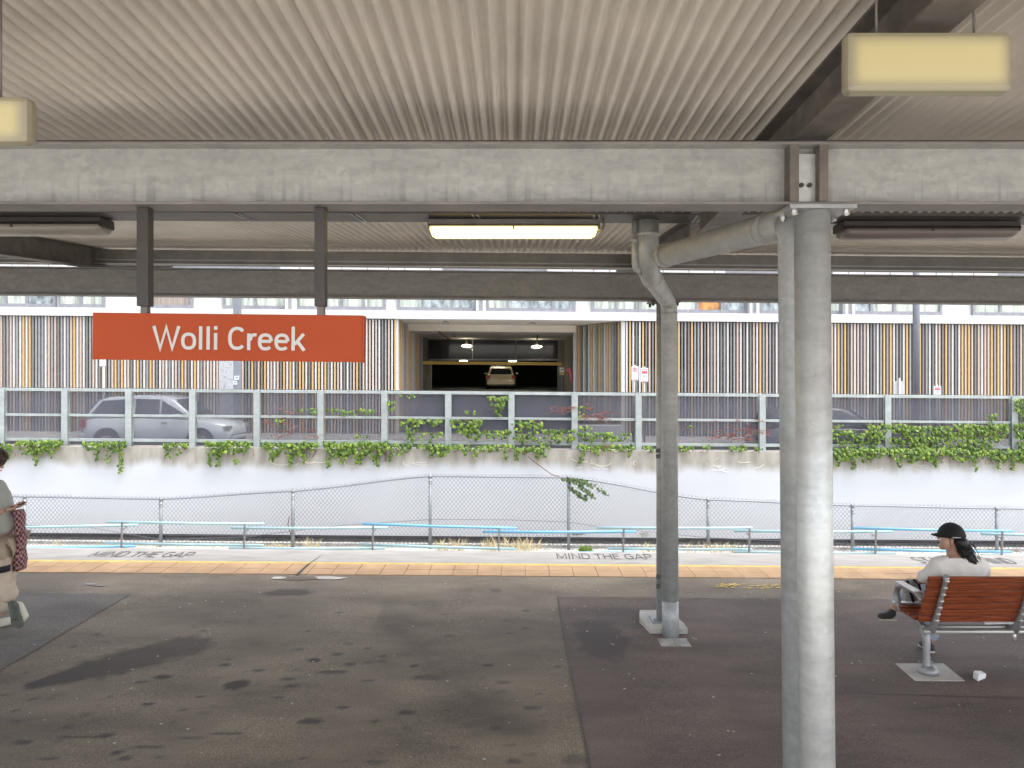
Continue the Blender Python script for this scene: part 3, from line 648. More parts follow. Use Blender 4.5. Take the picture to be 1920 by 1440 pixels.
MB().tube([(0.866,5.33,EYE+1.07),(0.866,5.33,EYE+0.77),(0.872,5.34,EYE+0.735),(0.93,5.42,EYE+0.71)], 0.024, 14).build('pipe', M['pipe_far'], th)
MB().tube([(0.866,5.33,EYE+0.945),(0.866,5.33,EYE+0.915)], 0.028, 14).build('coupling', M['pipe_far'], th)

# ------------------------------------------------ strip lights under the gutter
def strip_light(X, L_, label, dm, hm, zt=1.066):
    t = empty('strip_light', (X, 5.33, EYE+zt), label, 'light', 'strip lights under the gutter')
    h = L_/2; Z = EYE+zt - kc(5.33)*X
    MB().prism([(5.24,Z),(5.42,Z),(5.42,Z-0.035),(5.435,Z-0.052),(5.225,Z-0.052),(5.24,Z-0.035)], 'x', X-h, X+h).build('housing', hm, t, bevel=0.002)
    prof = [(5.232,-0.054),(5.428,-0.054),(5.424,-0.085),(5.40,-0.110),(5.33,-0.124),(5.26,-0.110),(5.236,-0.085)]
    m = MB(); rings = []
    for xx, sc in ((X-h+0.01,0.35),(X-h+0.02,0.75),(X-h+0.05,1.0),(X+h-0.05,1.0),(X+h-0.02,0.75),(X+h-0.01,0.35)):
        rings.append([(xx, 5.33+(p[0]-5.33)*min(1, sc+0.25), Z-0.054+(p[1]+0.054)*sc) for p in prof])
    m.loft(rings, True, True); m.build('diffuser', dm, t)
    for s in (-1, 1): MB().box(X+s*h-0.008, X+s*h+0.008, 5.25, 5.41, Z-0.068, Z-0.012).build('end_cap', hm, t, bevel=0.003)
    for q in (0,): MB().box(X-0.006, X+0.006, 5.224, 5.234, Z-0.075, Z-0.048).build('clip', hm, t)
    return t
strip_light(0.0, 1.2, 'glowing strip light, the lit one above the middle of the view', M['diff_on'], M['housing'])
strip_light(-3.52, 1.24, 'unlit strip light with grey diffuser at the left edge, left of the station name sign', M['diff_off'], M['housing_dark'])
strip_light(2.94, 1.24, 'unlit brown strip light to the right of the near column', M['diff_off2'], M['housing_dark'])
cd = MB().tube([(0.625,5.30,EYE+1.10),(0.64,5.28,EYE+1.03),(0.625,5.27,EYE+0.995),(0.60,5.28,EYE+0.99)], 0.010, 8).build('cable', M['tan'])
tag(cd, 'short pale cable looping into the right end of the lit strip light', 'cable')

# blurred train-window reflections, stood in for by added glowing boxes under the near roof
def soft_reflection(name, c, s, x0, x1, y0, y1):
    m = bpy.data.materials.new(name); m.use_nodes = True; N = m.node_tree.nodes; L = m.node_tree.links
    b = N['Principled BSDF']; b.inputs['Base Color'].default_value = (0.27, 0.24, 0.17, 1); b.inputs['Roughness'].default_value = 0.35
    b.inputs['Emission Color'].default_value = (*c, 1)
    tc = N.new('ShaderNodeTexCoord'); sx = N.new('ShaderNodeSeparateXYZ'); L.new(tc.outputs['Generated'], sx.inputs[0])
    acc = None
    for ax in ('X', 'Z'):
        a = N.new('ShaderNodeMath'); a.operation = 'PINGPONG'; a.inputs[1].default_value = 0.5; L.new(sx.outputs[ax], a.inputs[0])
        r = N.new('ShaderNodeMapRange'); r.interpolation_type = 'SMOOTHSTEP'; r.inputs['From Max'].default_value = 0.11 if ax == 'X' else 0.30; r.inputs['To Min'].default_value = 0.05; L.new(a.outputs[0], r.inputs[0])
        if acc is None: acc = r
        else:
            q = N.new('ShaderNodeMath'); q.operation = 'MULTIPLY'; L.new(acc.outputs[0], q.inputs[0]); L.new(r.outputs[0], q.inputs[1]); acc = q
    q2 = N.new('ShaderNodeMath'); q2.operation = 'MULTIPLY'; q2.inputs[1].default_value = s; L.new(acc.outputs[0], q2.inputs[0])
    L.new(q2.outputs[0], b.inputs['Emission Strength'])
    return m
M['panel'] = soft_reflection('warm_window_reflection', (1.0, 0.78, 0.24), 0.085, 0, 1, 0, 1)
def reflection_box(x0, x1, y, z0, z1, label):
    t = empty('reflection_box', ((x0+x1)/2, y, EYE+z1), label, 'light', 'soft yellow window reflections built as added glowing boxes')
    MB().box(x0, x1, y, y+0.055, EYE+z0, EYE+z1).build('diffuser', M['panel'], t, bevel=0.018)  # glowing face stands in for a window reflection, no real fitting
    for xx in (x0+0.10, x1-0.10): MB().tube([(xx,y+0.03,EYE+z1-0.01),(xx,y+0.03,ceil_z(y)+0.01)], 0.004, 6).build('hanger_rod', M['rafter'], t)  # rods invented to carry the added box
reflection_box(0.983, 1.475, 2.2, 0.822, 1.003, 'soft yellow window reflection built as an added glowing box at the upper right, beside the dark rafter')
reflection_box(-1.96, -1.432, 2.2, 0.672, 0.812, 'soft yellow window reflection built as an added glowing box cut by the upper left edge of the view')

# ================================================================== STATION NAME SIGN
sg = empty('station_sign', (-1.222, 3.213, EYE+0.142), 'orange-red hanging station sign with the pale words Wolli Creek', 'sign')
ang = 0.0105
def rot(v):
    dx = v.x + 1.222; dz = v.z - (EYE+0.142)
    return (-1.222 + dx*math.cos(ang) + dz*math.sin(ang), v.y, EYE+0.142 - dx*math.sin(ang) + dz*math.cos(ang))
MB().box(-1.805, -0.648, 3.20, 3.235, EYE+0.042, EYE+0.243).map(rot).build('board', M['orange'], sg, bevel=0.002)
MB().box(-0.6475, -0.640, 3.196, 3.239, EYE+0.040, EYE+0.241).map(rot).build('end_strip', M['orange'], sg, bevel=0.001)
tx = text_obj('Wolli Creek', M['sign_text'], sg, 'lettering', (573-285)/F*3.2, 43.5/F*3.2, 0.138)
p = W(285, 654.5, 3.1975) - Vector(sg.location); tx.location = p; tx.rotation_euler = (R(90), ang, 0)
for (a, b) in ((258, 280), (590.5, 610)):
    X0 = (a-CX)/F*3.2; X1 = (b-CX)/F*3.2; xm = (X0+X1)/2
    MB().box(X0, X1, 3.19, 3.24, EYE+(CY-574)/F*3.2, EYE+0.70).build('hanger', M['dark_steel'], sg, bevel=0.002)
    MB().box(xm-0.015, xm+0.015, 3.203, 3.232, EYE+0.225, EYE+(CY-574)/F*3.2).build('hanger_foot', M['rafter'], sg, bevel=0.001)
# ================================================================== RETAINING WALL
ZW = 0.72
def wallmesh():
    xs = [-40 + i*0.5 for i in range(161)]; zs = [ZW, 0.1, -1.25]
    m = MB(); rows = []
    for z in zs: rows.append([(x, 17.0, z-K*x) for x in xs])
    m.loft(rows[::-1], False, False, False)
    m.loft([[(x, 17.0, ZW-K*x) for x in xs], [(x, 17.42, ZW-K*x) for x in xs]], False, False, False)
    m.loft([[(x, 17.42, -1.25-K*x) for x in xs], [(x, 17.0, -1.25-K*x) for x in xs]], False, False, False)
    m.loft([[(x, 17.42, ZW-K*x) for x in xs], [(x, 17.42, -1.25-K*x) for x in xs]], False, False, False)
    return m
wt = empty('retaining_wall', (0, 17.0, 0), 'long white retaining wall with brown weather stains along its top', 'wall')
wo_ = wallmesh().build('wall_face', M['wall'], wt)
at = wo_.data.attributes.new('depth', 'FLOAT', 'POINT')
at.data.foreach_set('value', [ZW - (v.co.z + K*v.co.x) for v in wo_.data.vertices])
MB().box(-40, 40, 17.42, 17.9, -1.9, 0.1).shear().build('wall_footing', M['facade_dark'], wt)
MB().box(-40, 40, 17.43, 17.5, -1.6, 0.14).shear().build('wall_back', M['concrete'], wt)
# pale root scars left by pulled ivy
rs = random.Random(5)
def arc(px, py, r, a0, a1, w):
    pts = [W(px + r*math.cos(a0+(a1-a0)*i/8), py + 0.45*r*math.sin(a0+(a1-a0)*i/8), 16.99) for i in range(9)]
    return MB().tube(pts, w, 4)
m = MB()
for i in range(42):
    px = rs.choice([rs.uniform(1560,1910), rs.uniform(1560,1910), rs.uniform(1080,1210), rs.uniform(1330,1420), rs.uniform(500,600), rs.uniform(640,800)])
    py = 858 + (px-963)*0.008 + rs.uniform(-4, 14); r = rs.uniform(6, 26); a = rs.uniform(0, 3)
    mm = arc(px, py, r, a, a+rs.uniform(0.8, 2.2), 0.0045); m.add(mm.v, mm.f)
tag(m.build('root_scars', M['soffit'], wt), kind='stuff')
# two small holes low in the wall behind the chain link
for px, py, rx, ry in ((1083,1000,13,3.5), (1210,1002,10,4)):
    q = W(px, py, 16.99)
    vs = [(q.x+rx*12/1000*math.cos(t)*rs.uniform(.8,1.2), 16.993, q.z+ry*12/1000*math.sin(t)*rs.uniform(.8,1.2)) for t in [2*math.pi*i/12 for i in range(12)]]
    MB().add(vs, [tuple(range(12))]).build('weep_hole', M['rail_post'] if px < 1100 else M['verge'], wt)

# street behind the wall
tag(MB().box(-300, 300, 17.9, 19.2, -0.4, 0.10).shear().build('footpath', M['footpath']), kind='structure')
tag(MB().box(-300, 300, 19.2, 25.4, -0.4, 0.0).shear().build('road', M['road']), kind='structure')
tag(MB().box(-300, 300, 25.4, 28.6, -0.4, 0.13).shear().build('footpath', M['footpath']), kind='structure')
tag(MB().box(-600, 600, 28.6, 600, -0.6, 0.0).shear().build('ground', M['footpath']), kind='structure')

# ================================================================== FENCE ON THE WALL
D = 17.2
fen = empty('screen_fence', (0, D, ZW), 'pale galvanised fence with perforated grey screens and ivy, standing on the retaining wall', 'fence')
posts = [-110, 8, 126, 245, 364, 484, 603, 722, 841, 959, 1077, 1196, 1427, 1545, 1661, 1897, 2015]
def px2x(px): return (px-CX)/F*D
zt, zm, zb = 2.045, 1.43, 0.865
pm = MB(); 
pm.prism([(-0.07,-0.055),(0.07,-0.055),(0.07,-0.045),(0.006,-0.045),(0.006,0.045),(0.07,0.045),(0.07,0.055),(-0.07,0.055),(-0.07,0.045),(-0.006,0.045),(-0.006,-0.045),(-0.07,-0.045)], 'z', ZW+0.006, zt)
pm.v = [v + Vector((0, D-0.06, 0)) for v in pm.v]
pp = None
for px in posts:
    X = px2x(px)
    if pp is None:
        pp = pm.build('post', M['fence_steel'], fen, bevel=0.002)
        bpl = MB().box(-0.13,0.13,D-0.16,D+0.04,ZW-0.004,ZW+0.010).build('base_plate', M['cast'], pp)
        o = pp
    else: o = copy_tree(pp, fen)
    o.location = (X, 0, -K*X)
allx = [px2x(p) for p in posts]
scr = random.Random(9)
for a, b in zip(allx[:-1], allx[1:]):
    for z, h in ((zt-0.035, 0.034), (zm, 0.027), (zb, 0.034)):
        m = MB(); m.box(a+0.072, b-0.072, D-0.085, D-0.025, z-h, z+h*0.2); m.box(a+0.072, b-0.072, D-0.082, D-0.03, z+h*0.2+0.001, z+h)
        m.shear().build('rail', M['fence_steel'], fen, bevel=0.004)
    MB().box(a+0.05, b-0.05, D+0.0, D+0.004, zb-0.12, zt-0.03).shear().build('screen_panel', M['screen'], fen)
    MB().box(a+0.05, b-0.05, D-0.02, D+0.02, zt+0.0, zt+0.012).shear().build('cap_rail', M['dark_steel'], fen)

# ================================================================== CHAIN LINK FENCE
D2 = 16.3
chn = empty('chain_link_fence', (0, D2, -1.36), 'grey chain-link fence with an uneven sloping top, in front of the white wall', 'fence')
topl = [(-120,927),(48,931.5),(303,936),(550,921),(807,893),(1066,895.5),(1327,937),(1597,948),(1867,953.5),(2040,956)]
def top_px(px):
    for (a, ya), (b, yb) in zip(topl[:-1], topl[1:]):
        if a <= px <= b:
            t = (px-a)/(b-a); s = t*t*(3-2*t)
            return ya + (yb-ya)*(t*0.6+s*0.4)
    return topl[0][1] if px < 0 else topl[-1][1]
def topz(X): return EYE + (CY - top_px(X*F/D2 + CX))/F*D2
def gz(X): return -1.36 - K*X
for px in (48, 303, 550, 807, 1066, 1327, 1597, 1867):
    X = (px-CX)/F*D2; z1 = topz(X)
    p_ = MB().tube([(X,D2-0.035,gz(X)-0.1),(X,D2-0.035,z1-0.01)], 0.036, 10).build('post', M['chain_post'], chn)
    MB().tube([(X,D2-0.035,z1-0.03),(X,D2-0.035,z1+0.025),(X,D2-0.035,z1+0.04)], [0.042,0.042,0.02], 10).build('cap', M['chain_post'], p_)
    for zz_ in (z1-0.09, z1-0.14): MB().tube([(X,D2-0.035,zz_),(X,D2-0.035,zz_-0.02)], 0.041, 10).build('band', M['chain_post'], p_)
xs = [(px-CX)/F*D2 for px in range(-110, 2040, 15)]
MB().tube([(x, D2, topz(x)) for x in xs], 0.019, 8).build('top_rail', M['lamppost'], chn)
m = MB(); P_ = 0.088; x = -12.6
wr = 0.0042
while x < 13.0:
    for s in (1, -1):
        # a wire that climbs one way until it meets the top rail
        z = gz(x); xx = x; tt = 0
        while tt < 2.2 and z < topz(xx) + 0.03 : tt += 0.04; xx = x + s*tt*0.86; z = gz(x) + tt
        m.tube([(x, D2+0.004*s, gz(x)), (xx, D2+0.004*s, z)], wr, 3, False)
    x += P_
tag(m.build('wire_mesh', M['chain'], chn), kind='stuff')
m = MB()
m.tube([W(px, py, D2+0.02) for px, py in ((300,1003),(480,1004),(640,985),(807,974),(960,975),(1066,979),(1130,988),(1327,1008),(1600,1020))], 0.006, 4)
m.tube([W(px, py, D2+0.02) for px, py in ((0,985),(150,986),(303,1012),(480,1006))], 0.006, 4)
m.build('brace_wire', M['chain'], chn)
# concrete kerb at fence foot
tag(MB().box(-30, 30, 16.42, 16.55, -1.5, -1.30).shear().build('kerb', M['verge']), kind='structure')

# ================================================================== BLUE PIPE RAILING
D3 = 14.5
rl = empty('pipe_railing', (0, D3, -1.5), 'low railing of overlapping sky-blue and pale aqua pipes on grey stanchions beyond the platform edge', 'railing')
for px, yt in ((235,976.5),(463,980),(702,981),(936,988),(1168,988),(1402,988),(1637,990),(1872,993)):
    a = W(px, yt, D3); b = W(px-4, 1062, D3)
    MB().box(-0.016,0.016,-0.016,0.016,-0.62,0).map(lambda v: (a.x + v.x - (v.z/-0.62)*0.03, D3+v.y-0.12, a.z+v.z-0.0 if v.z == 0 else -1.6)).build('stanchion', M['rail_post'], rl, bevel=0.003)
    for dz in (0.10, 0.47): MB().box(a.x-0.015, a.x+0.015, D3-0.10, D3+0.06, a.z-dz-0.05, a.z-dz-0.035).build('bracket', M['rail_post'], rl)
PIPES = [(-80,990,259,984.5,'aqua'),(201,978.5,495,982.5,'aqua'),(434,990,726,989.5,'aqua'),(680,982,969,990.5,'blue'),(905,997,1192,997,'blue'),(1119,989.5,1410,990,'aqua'),
 (1376,995.5,1674,997,'aqua'),(1600,990,1899,996,'blue'),(1840,1001,2040,1004,'aqua'),
 (-80,1028.5,254,1024,'blue'),(196,1018,495,1022.5,'aqua'),(429,1028,722,1028,'aqua'),(677,1020.5,967,1029.5,'aqua'),(905,1036,1192,1036,'blue'),(1139,1028.5,1410,1030,'aqua'),
 (1376,1035,1679,1037.5,'aqua'),(1598,1029,1895,1035,'blue'),(1840,1041,2040,1043,'aqua')]
for i, (xa, ya, xb, yb, cc) in enumerate(PIPES):
    off = -0.062 if i % 2 else 0.062
    MB().tube([W(xa, ya, D3+off), W((xa+xb)/2, (ya+yb)/2+0.8, D3+off), W(xb, yb, D3+off)], 0.027, 10).build('pipe_rail', M[cc], rl)

# dry grass and weeds at the foot of the fence
rs = random.Random(21); m = MB()
def blade(px, py, h, lx, D_, w=0.010):
    b = W(px, py, D_); b.z = min(b.z, -1.34 - K*b.x)
    pts = [b, b+Vector((lx*0.35, rs.uniform(-.03,.03), h*0.55)), b+Vector((lx, rs.uniform(-.06,.06), h))]
    m.add([pts[0]-Vector((w,0,0)), pts[0]+Vector((w,0,0)), pts[1]+Vector((w*.7,0,0)), pts[2], pts[1]-Vector((w*.7,0,0))], [(0,1,2,4),(4,2,3)])
for (a, b, n, hh) in ((820,870,70,.22),(905,1015,110,.30),(575,600,24,.22),(500,545,30,.15),(1285,1380,60,.2),(1660,1720,10,.15),(95,120,8,.2),(1200,1230,20,.2),(20,500,60,.12),(1600,1900,40,.1)):
    for i in range(n): blade(rs.uniform(a,b), 1028, hh*rs.uniform(.4,1.25), rs.uniform(-.16,.16), rs.uniform(15.95, 16.25))
tag(m.build('dry_grass', M['dry']), 'dry straw-coloured grass at the foot of the chain-link fence', 'grass', kind='stuff')
m = MB()
for (a, b, n) in ((1085,1110,70),(1375,1395,40)):
    for i in range(n): blade(rs.uniform(a,b), 1028, .12*rs.uniform(.4,1.2), rs.uniform(-.08,.08), rs.uniform(15.95,16.2), 0.02)
tag(m.build('weeds', M['leaf']), 'low green weeds at the foot of the chain-link fence', 'weeds', kind='stuff')

# ================================================================== IVY
def leaf(m, c, nrm, s, roll):
    n = Vector(nrm).normalized(); u = n.cross(Vector((0,0,1))); u = u.normalized() if u.length > 0.01 else Vector((1,0,0)); w = n.cross(u)
    cr, sr = math.cos(roll), math.sin(roll); a = u*cr + w*sr; b = w*cr - u*sr
    P = [(0,-.55,0),(.5,-.25,-.10),(.38,.12,.0),(0,.62,-.08),(-.38,.12,.0),(-.5,-.25,-.10)]
    k = len(m.v); pts = [Vector(c) + (a*p[0]+b*p[1]+n*p[2])*s for p in P]; ctr = Vector(c) + n*0.12*s
    m.v += pts + [ctr]
    for i in range(6): m.f.append([k+i, k+(i+1) % 6, k+6]); m.m.append(0); m.smooth.append(False)
def clump(m, sm_, px0, px1, py0, py1, dens, D_, rr, size=0.066, fall=True, stems=True, taper=0.5):
    """leaves over an area of wall or fence; the lower edge is ragged, with runners hanging out of it"""
    n = int(dens*1.55*(px1-px0)*(py1-py0)/26)
    ph = rr.uniform(0, 100)
    for i in range(n):
        px = rr.uniform(px0, px1); v = rr.random()**1.25
        e = (px-px0)/(px1-px0); edge = min(1, 4.2*min(e, 1-e)+0.25)
        reach = 0.45 + 0.55*(0.5+0.9*mnoise.noise(Vector((px*0.06+ph, 0, 0)))) if fall else 1
        py = py0 + (py1-py0)*v*max(.15, reach)*edge + (0 if fall else 0)
        if mnoise.noise(Vector((px*0.09+ph, py*0.14, 4))) < -0.28: continue
        c = W(px, py, D_ - rr.uniform(0.0, 0.14))
        leaf(m, c, (rr.uniform(-.6,.6), -1, rr.uniform(-.1,1.0)), size*rr.uniform(.45,1.35), math.pi + rr.uniform(-.9,.9))
    if stems:
        for i in range(max(2, int((px1-px0)/16))):
            px = rr.uniform(px0, px1); py = py0+2; pts = [W(px, py, D_-0.02)]
            for k in range(4):
                px += rr.uniform(-6, 6); py += (py1-py0)*0.2 if fall else rr.uniform(-4,4); pts.append(W(px, py, D_-0.03))
            sm_.tube(pts, 0.006, 4, False)
def runner(m, sm_, px, py0, py1, D_, rr, size=0.06):
    pts = []; x = px
    n = max(3, int((py1-py0)/3))
    for i in range(n+1):
        y = py0+(py1-py0)*i/n; x += rr.uniform(-1.5,1.5); c = W(x, y, D_-0.05); pts.append(c)
        for q in range(3): leaf(m, c+Vector((rr.uniform(-.05,.05), rr.uniform(-.06,0), rr.uniform(-.03,.03))), (rr.uniform(-.6,.6),-1,rr.uniform(0,.8)), size*rr.uniform(.6,1.1), math.pi+rr.uniform(-.6,.6))
    sm_.tube(pts, 0.006, 4, False)
DW, DF = 16.97, 17.08
IVY = [  # label, wall clumps, runners, fence clumps
 ('green ivy tuft at the left end of the wall top, above the fenced track', [(-30,18,834,862,1.2),(10,22,838,858,1)], [(5,855,866)], []),
 ('bright ivy spilling over the wall below the second screen from the left', [(28,118,829,860,1.5)], [(68,855,873),(15,850,860)], []),
 ('ivy with one long hanging strand, on the wall below the silver car', [(155,237,831,856,1.35)], [(229,850,885),(181,850,862),(202,855,866)], []),
 ('sparse small ivy sprigs on the wall under the front of the silver car', [(305,352,834,850,.9)], [(315,845,857),(336,845,852)], []),
 ('dense ivy clump on the wall to the right of the silver car', [(384,470,831,860,1.5)], [(392,850,872),(408,850,874),(443,860,868)], []),
 ('ivy on the wall below the red vine stems, left of the largest clump', [(490,596,833,862,1.4)], [(545,855,873),(570,855,868),(510,850,862)], [(555,596,766,780,.7),(517,532,785,800,.8)]),
 ('largest and densest ivy clump on the wall, left of the garage opening', [(607,726,832,872,1.9)], [(615,860,876),(706,855,874),(672,860,868)], [(612,705,768,779,1.0),(668,690,815,834,.7)]),
 ('climbing ivy on the screen below the left side of the garage opening', [(727,772,836,856,1.2),(776,842,836,846,.7)], [(735,850,862)], [(727,741,752,780,.9),(750,786,740,752,.4),(752,785,785,826,1.0),(785,830,787,802,.9),(760,830,812,830,.8)]),
 ('ivy on the screen just left of the middle, spreading above the bottom rail', [(798,845,838,862,1.2),(848,958,838,848,1.0)], [(892,845,856),(872,845,852)], [(845,903,788,812,1.6),(870,958,808,826,1.3),(872,892,770,780,.6)]),
 ('single hanging bunch of ivy on the top of the screen below the parked cream car', [], [], [(914,952,744,762,1.9),(926,943,762,781,1.5)]),
 ('ivy on the screen right of the middle post, with strands falling onto the wall', [(962,1030,840,852,1.2)], [(970,845,862),(1008,845,860),(1020,845,858),(945,845,860)], [(960,1018,793,824,.9),(975,1000,788,800,.9),(1018,1078,806,826,1.3),(962,1078,820,834,.8)]),
 ('ivy band along the bottom of the screen left of the far column', [(1082,1190,838,848,1.1)], [(1092,845,868),(1120,845,852),(1180,845,855)], [(1083,1185,812,828,1.5),(1083,1100,762,782,.7),(1086,1110,800,815,.9)]),
 ('low thin ivy on the wall edge right of the far column', [(1205,1300,840,848,.7),(1272,1300,840,848,.9),(1318,1330,838,848,1),(1368,1402,840,848,1),(1414,1430,840,848,1)], [], [(1288,1300,798,806,.7)]),
 ('ivy sheet on the screen and wall just right of the near column', [(1552,1662,843,872,1.9)], [(1600,865,880),(1570,860,872)], [(1552,1580,796,812,.8),(1556,1662,808,838,1.7),(1628,1662,796,812,1.4)]),
 ('wide thick ivy sheet covering the lower screen above the seated person', [(1664,1775,844,872,1.8),(1775,1850,845,870,1.9)], [(1686,860,874),(1755,860,876),(1828,865,882)], [(1664,1700,796,812,1.2),(1690,1890,800,846,1.8),(1790,1890,796,812,1.4),(1668,1760,820,846,1.6),(1850,1868,778,796,1.3)]),
 ('ivy at the right edge of the view, climbing to the top of the screen', [(1850,1960,846,874,1.9)], [(1870,865,878),(1900,865,880)], [(1903,1960,750,790,1.5),(1903,1960,795,846,1.8)]),
]
rr = random.Random(77)
for lab, wallc, runs, fenc in IVY:
    c0 = (wallc or fenc)[0]; base = W((c0[0]+c0[1])/2, c0[2]+2, DW)
    t = empty('ivy', base, lab, 'ivy', 'ivy on the fence and wall')
    lm, st = MB(), MB()
    for (a, b, y0, y1, dn) in wallc:
        clump(lm, st, a, b, y0, y1, dn, DW, rr); clump(lm, st, a, b, y0-3, y0+6, dn*1.2, DW+0.05, rr, fall=False, stems=False)
    for (x, y0, y1) in runs: runner(lm, st, x, y0, y1, DW, rr)
    for (a, b, y0, y1, dn) in fenc: clump(lm, st, a, b, y0, y1, dn, DF, rr, fall=False)
    tag(lm.build('leaves', M['leaf'], t), kind='stuff'); tag(st.build('stems', M['stem'], t), kind='stuff')
# red vine tendrils
for lab, boxes in (('thin red vine stems creeping over the screen left of the garage opening', [(495,592,790,822,20),(500,560,765,778,5)]),
                   ('red-leaved vine lying along the middle rail, right of the garage opening', [(1024,1080,762,776,11),(1085,1165,774,784,15),(1085,1130,755,780,5)]),
                   ('red vine tangle low on the screen between the two columns', [(1335,1425,806,826,26),(1330,1425,785,812,10)])):
    m = MB()
    for (a, b, y0, y1, n) in boxes:
        for i in range(n):
            x = rr.uniform(a, b); y = rr.uniform(y0, y1); pts = [W(x, y, DF)]
            for k in range(5): x += rr.uniform(1, 8)*rr.choice((1, 1, -1)); y += rr.uniform(-3, 3); pts.append(W(x, y, DF-rr.uniform(0,.05)))
            m.tube(pts, 0.0055, 3, False)
            for k in range(2): leaf(m, pts[k*2], (rr.uniform(-.5,.5),-1,rr.uniform(-.2,.8)), rr.uniform(.02,.045), rr.uniform(0,6))
    tag(m.build('red_vine', M['red_stem']), lab, 'vine')
# the branch that has grown through the chain link
t = empty('hanging_branch', W(1062, 896, D2-0.05), 'drooping leafy green branch poking through the chain link below the wall', 'branch')
m, st = MB(), MB()
st.tube([W(x,y,16.9-(x-990)*0.006) for x, y in ((990,856),(1010,872),(1035,890),(1062,897))], 0.010, 5)
for path in ([(1050,897),(1085,902),(1115,912),(1140,930)], [(1062,900),(1085,910),(1100,920),(1114,934)], [(1066,912),(1078,922),(1088,930),(1100,935)], [(1064,899),(1080,900),(1098,906),(1110,912)]):
    pts = [W(x, y, D2-0.08) for x, y in path]; st.tube(pts, 0.007, 4)
    for a, b in zip(pts[:-1], pts[1:]):
        for i in range(16):
            c = a.lerp(b, rr.random()) + Vector((rr.uniform(-.04,.04), rr.uniform(-.05,.05), rr.uniform(-.05,.04))); leaf(m, c, (rr.uniform(-.8,.8),-1,rr.uniform(-.4,1)), rr.uniform(.035,.075), rr.uniform(1.5,4.5))
tag(m.build('leaves', M['leaf_dull'], t), kind='stuff'); st.build('stem', M['stem'], t)
t = MB().tube([W(543,968,D2-.06), W(541,975,D2-.06), W(540,985,D2-.06), W(545,1002,D2-.06)], 0.010, 5).build('dead_stem', M['stem']); tag(t, 'thin dead curved stem beside a chain-link post', 'stem')

# ================================================================== APARTMENT BUILDING
DB = 28.0
S = DB/F
def bx(px): return (px-CX)*S
bld = empty('apartment_building', (0, DB, 0), 'apartment building with striped vertical slat screens, a dark garage opening and a white floor band', 'building')
SH = lambda m: m.shear(0.009)
ZS = EYE + 1.885                                   # underside of the white band
slat = {}
for k in ('white', 'yellow', 'beige', 'grey', 'dark'):
    mb = MB(); mb.box(-0.03, 0.03, -0.07, 0.05, 0.12, ZS-0.02); slat[k] = mb
seqL = ['white','dark','beige','yellow','grey','dark','white','beige','dark','grey','beige','white','dark','yellow','beige','grey']
proto = {}
def put_slat(k, X, Y, rz=0):
    if k not in proto:
        o = slat[k].build('slat', M['slat_'+k], bld); proto[k] = o
        # verts are relative to the building origin; re-centre them on the slat itself
        for v in o.data.vertices: v.co = (v.co.x, v.co.y + DB, v.co.z)
    else: o = proto[k].copy(); col.objects.link(o); o.parent = bld
    o.location = (X, Y-DB, -0.009*X); o.rotation_euler = (0, 0, rz)
rs = random.Random(4)
def next_kind(i, prev):
    w = {'white': 4.2, 'yellow': 2.8, 'beige': 4.2, 'grey': 3.4, 'dark': 2.6}
    if prev in w: w[prev] = 0.3
    if prev in ('white',): w['beige'] *= .6
    ks = list(w); return rs.choices(ks, [w[k] for k in ks])[0]
prev = None; X = bx(-22); i = 0
while X < bx(745) - 0.05:
    prev = next_kind(i, prev); put_slat(prev, X, DB-0.10); X += 0.1185; i += 1
X = bx(1174)
while X < bx(1945):
    prev = next_kind(i, prev); put_slat(prev, X, DB-0.10); X += 0.1215; i += 1
for j in range(13):
    put_slat(['beige','yellow','beige','grey','beige','yellow','beige','white','beige','yellow','beige','grey','beige'][j], -4.42+0.0, DB+0.35+j*0.62, R(90)); i += 1
for j in range(18):
    t = (j+0.5)/18; prev = next_kind(i, prev); put_slat(prev, 4.14+(2.62-4.14)*t, DB+0.05+3.2*t-0.1, R(-64)); i += 1
n_slats = i
# backing walls behind the slats
SH(MB().box(bx(-700), bx(745), DB+0.06, DB+0.3, 0, ZS)).build('wall', M['facade_dark'], bld)
SH(MB().box(4.22, bx(2700), DB+0.06, DB+0.3, 0, ZS)).build('wall', M['facade_dark'], bld)
SH(MB().box(-4.62, -4.50, DB+0.3, DB+11, 0, ZS)).build('wall', M['garage_wall'], bld)
SH(MB().add([(4.22,DB+0.1,0),(2.70,DB+3.3,0),(2.95,DB+3.3,0),(4.45,DB+0.3,0),(4.22,DB+0.1,ZS),(2.70,DB+3.3,ZS),(2.95,DB+3.3,ZS),(4.45,DB+0.3,ZS)],
        [(0,1,5,4),(1,2,6,5),(2,3,7,6),(3,0,4,7)])).build('wall', M['slat_dark'], bld)
SH(MB().box(2.66, 2.9, DB+3.3, DB+11, 0, ZS)).build('wall', M['tan'], bld)
SH(MB().box(2.50, 2.64, DB+3.15, DB+3.4, 0, EYE+1.6)).build('corner_post', M['white_shade'], bld)
SH(MB().box(-4.42, -4.30, DB-0.15, DB+0.1, 0, ZS)).build('corner_post', M['slat_white'], bld)
SH(MB().box(4.02, 4.16, DB-0.15, DB+0.1, 0, ZS)).build('corner_post', M['slat_white'], bld)
for z in (ZS-0.45, ZS-1.55, 1.9):                  # carrier rails that show as dark dots between slats
    SH(MB().box(bx(-40), -4.45, DB-0.03, DB+0.03, z, z+0.05)).build('carrier_rail', M['black'], bld)
    SH(MB().box(4.2, bx(1960), DB-0.03, DB+0.03, z, z+0.05)).build('carrier_rail', M['black'], bld)
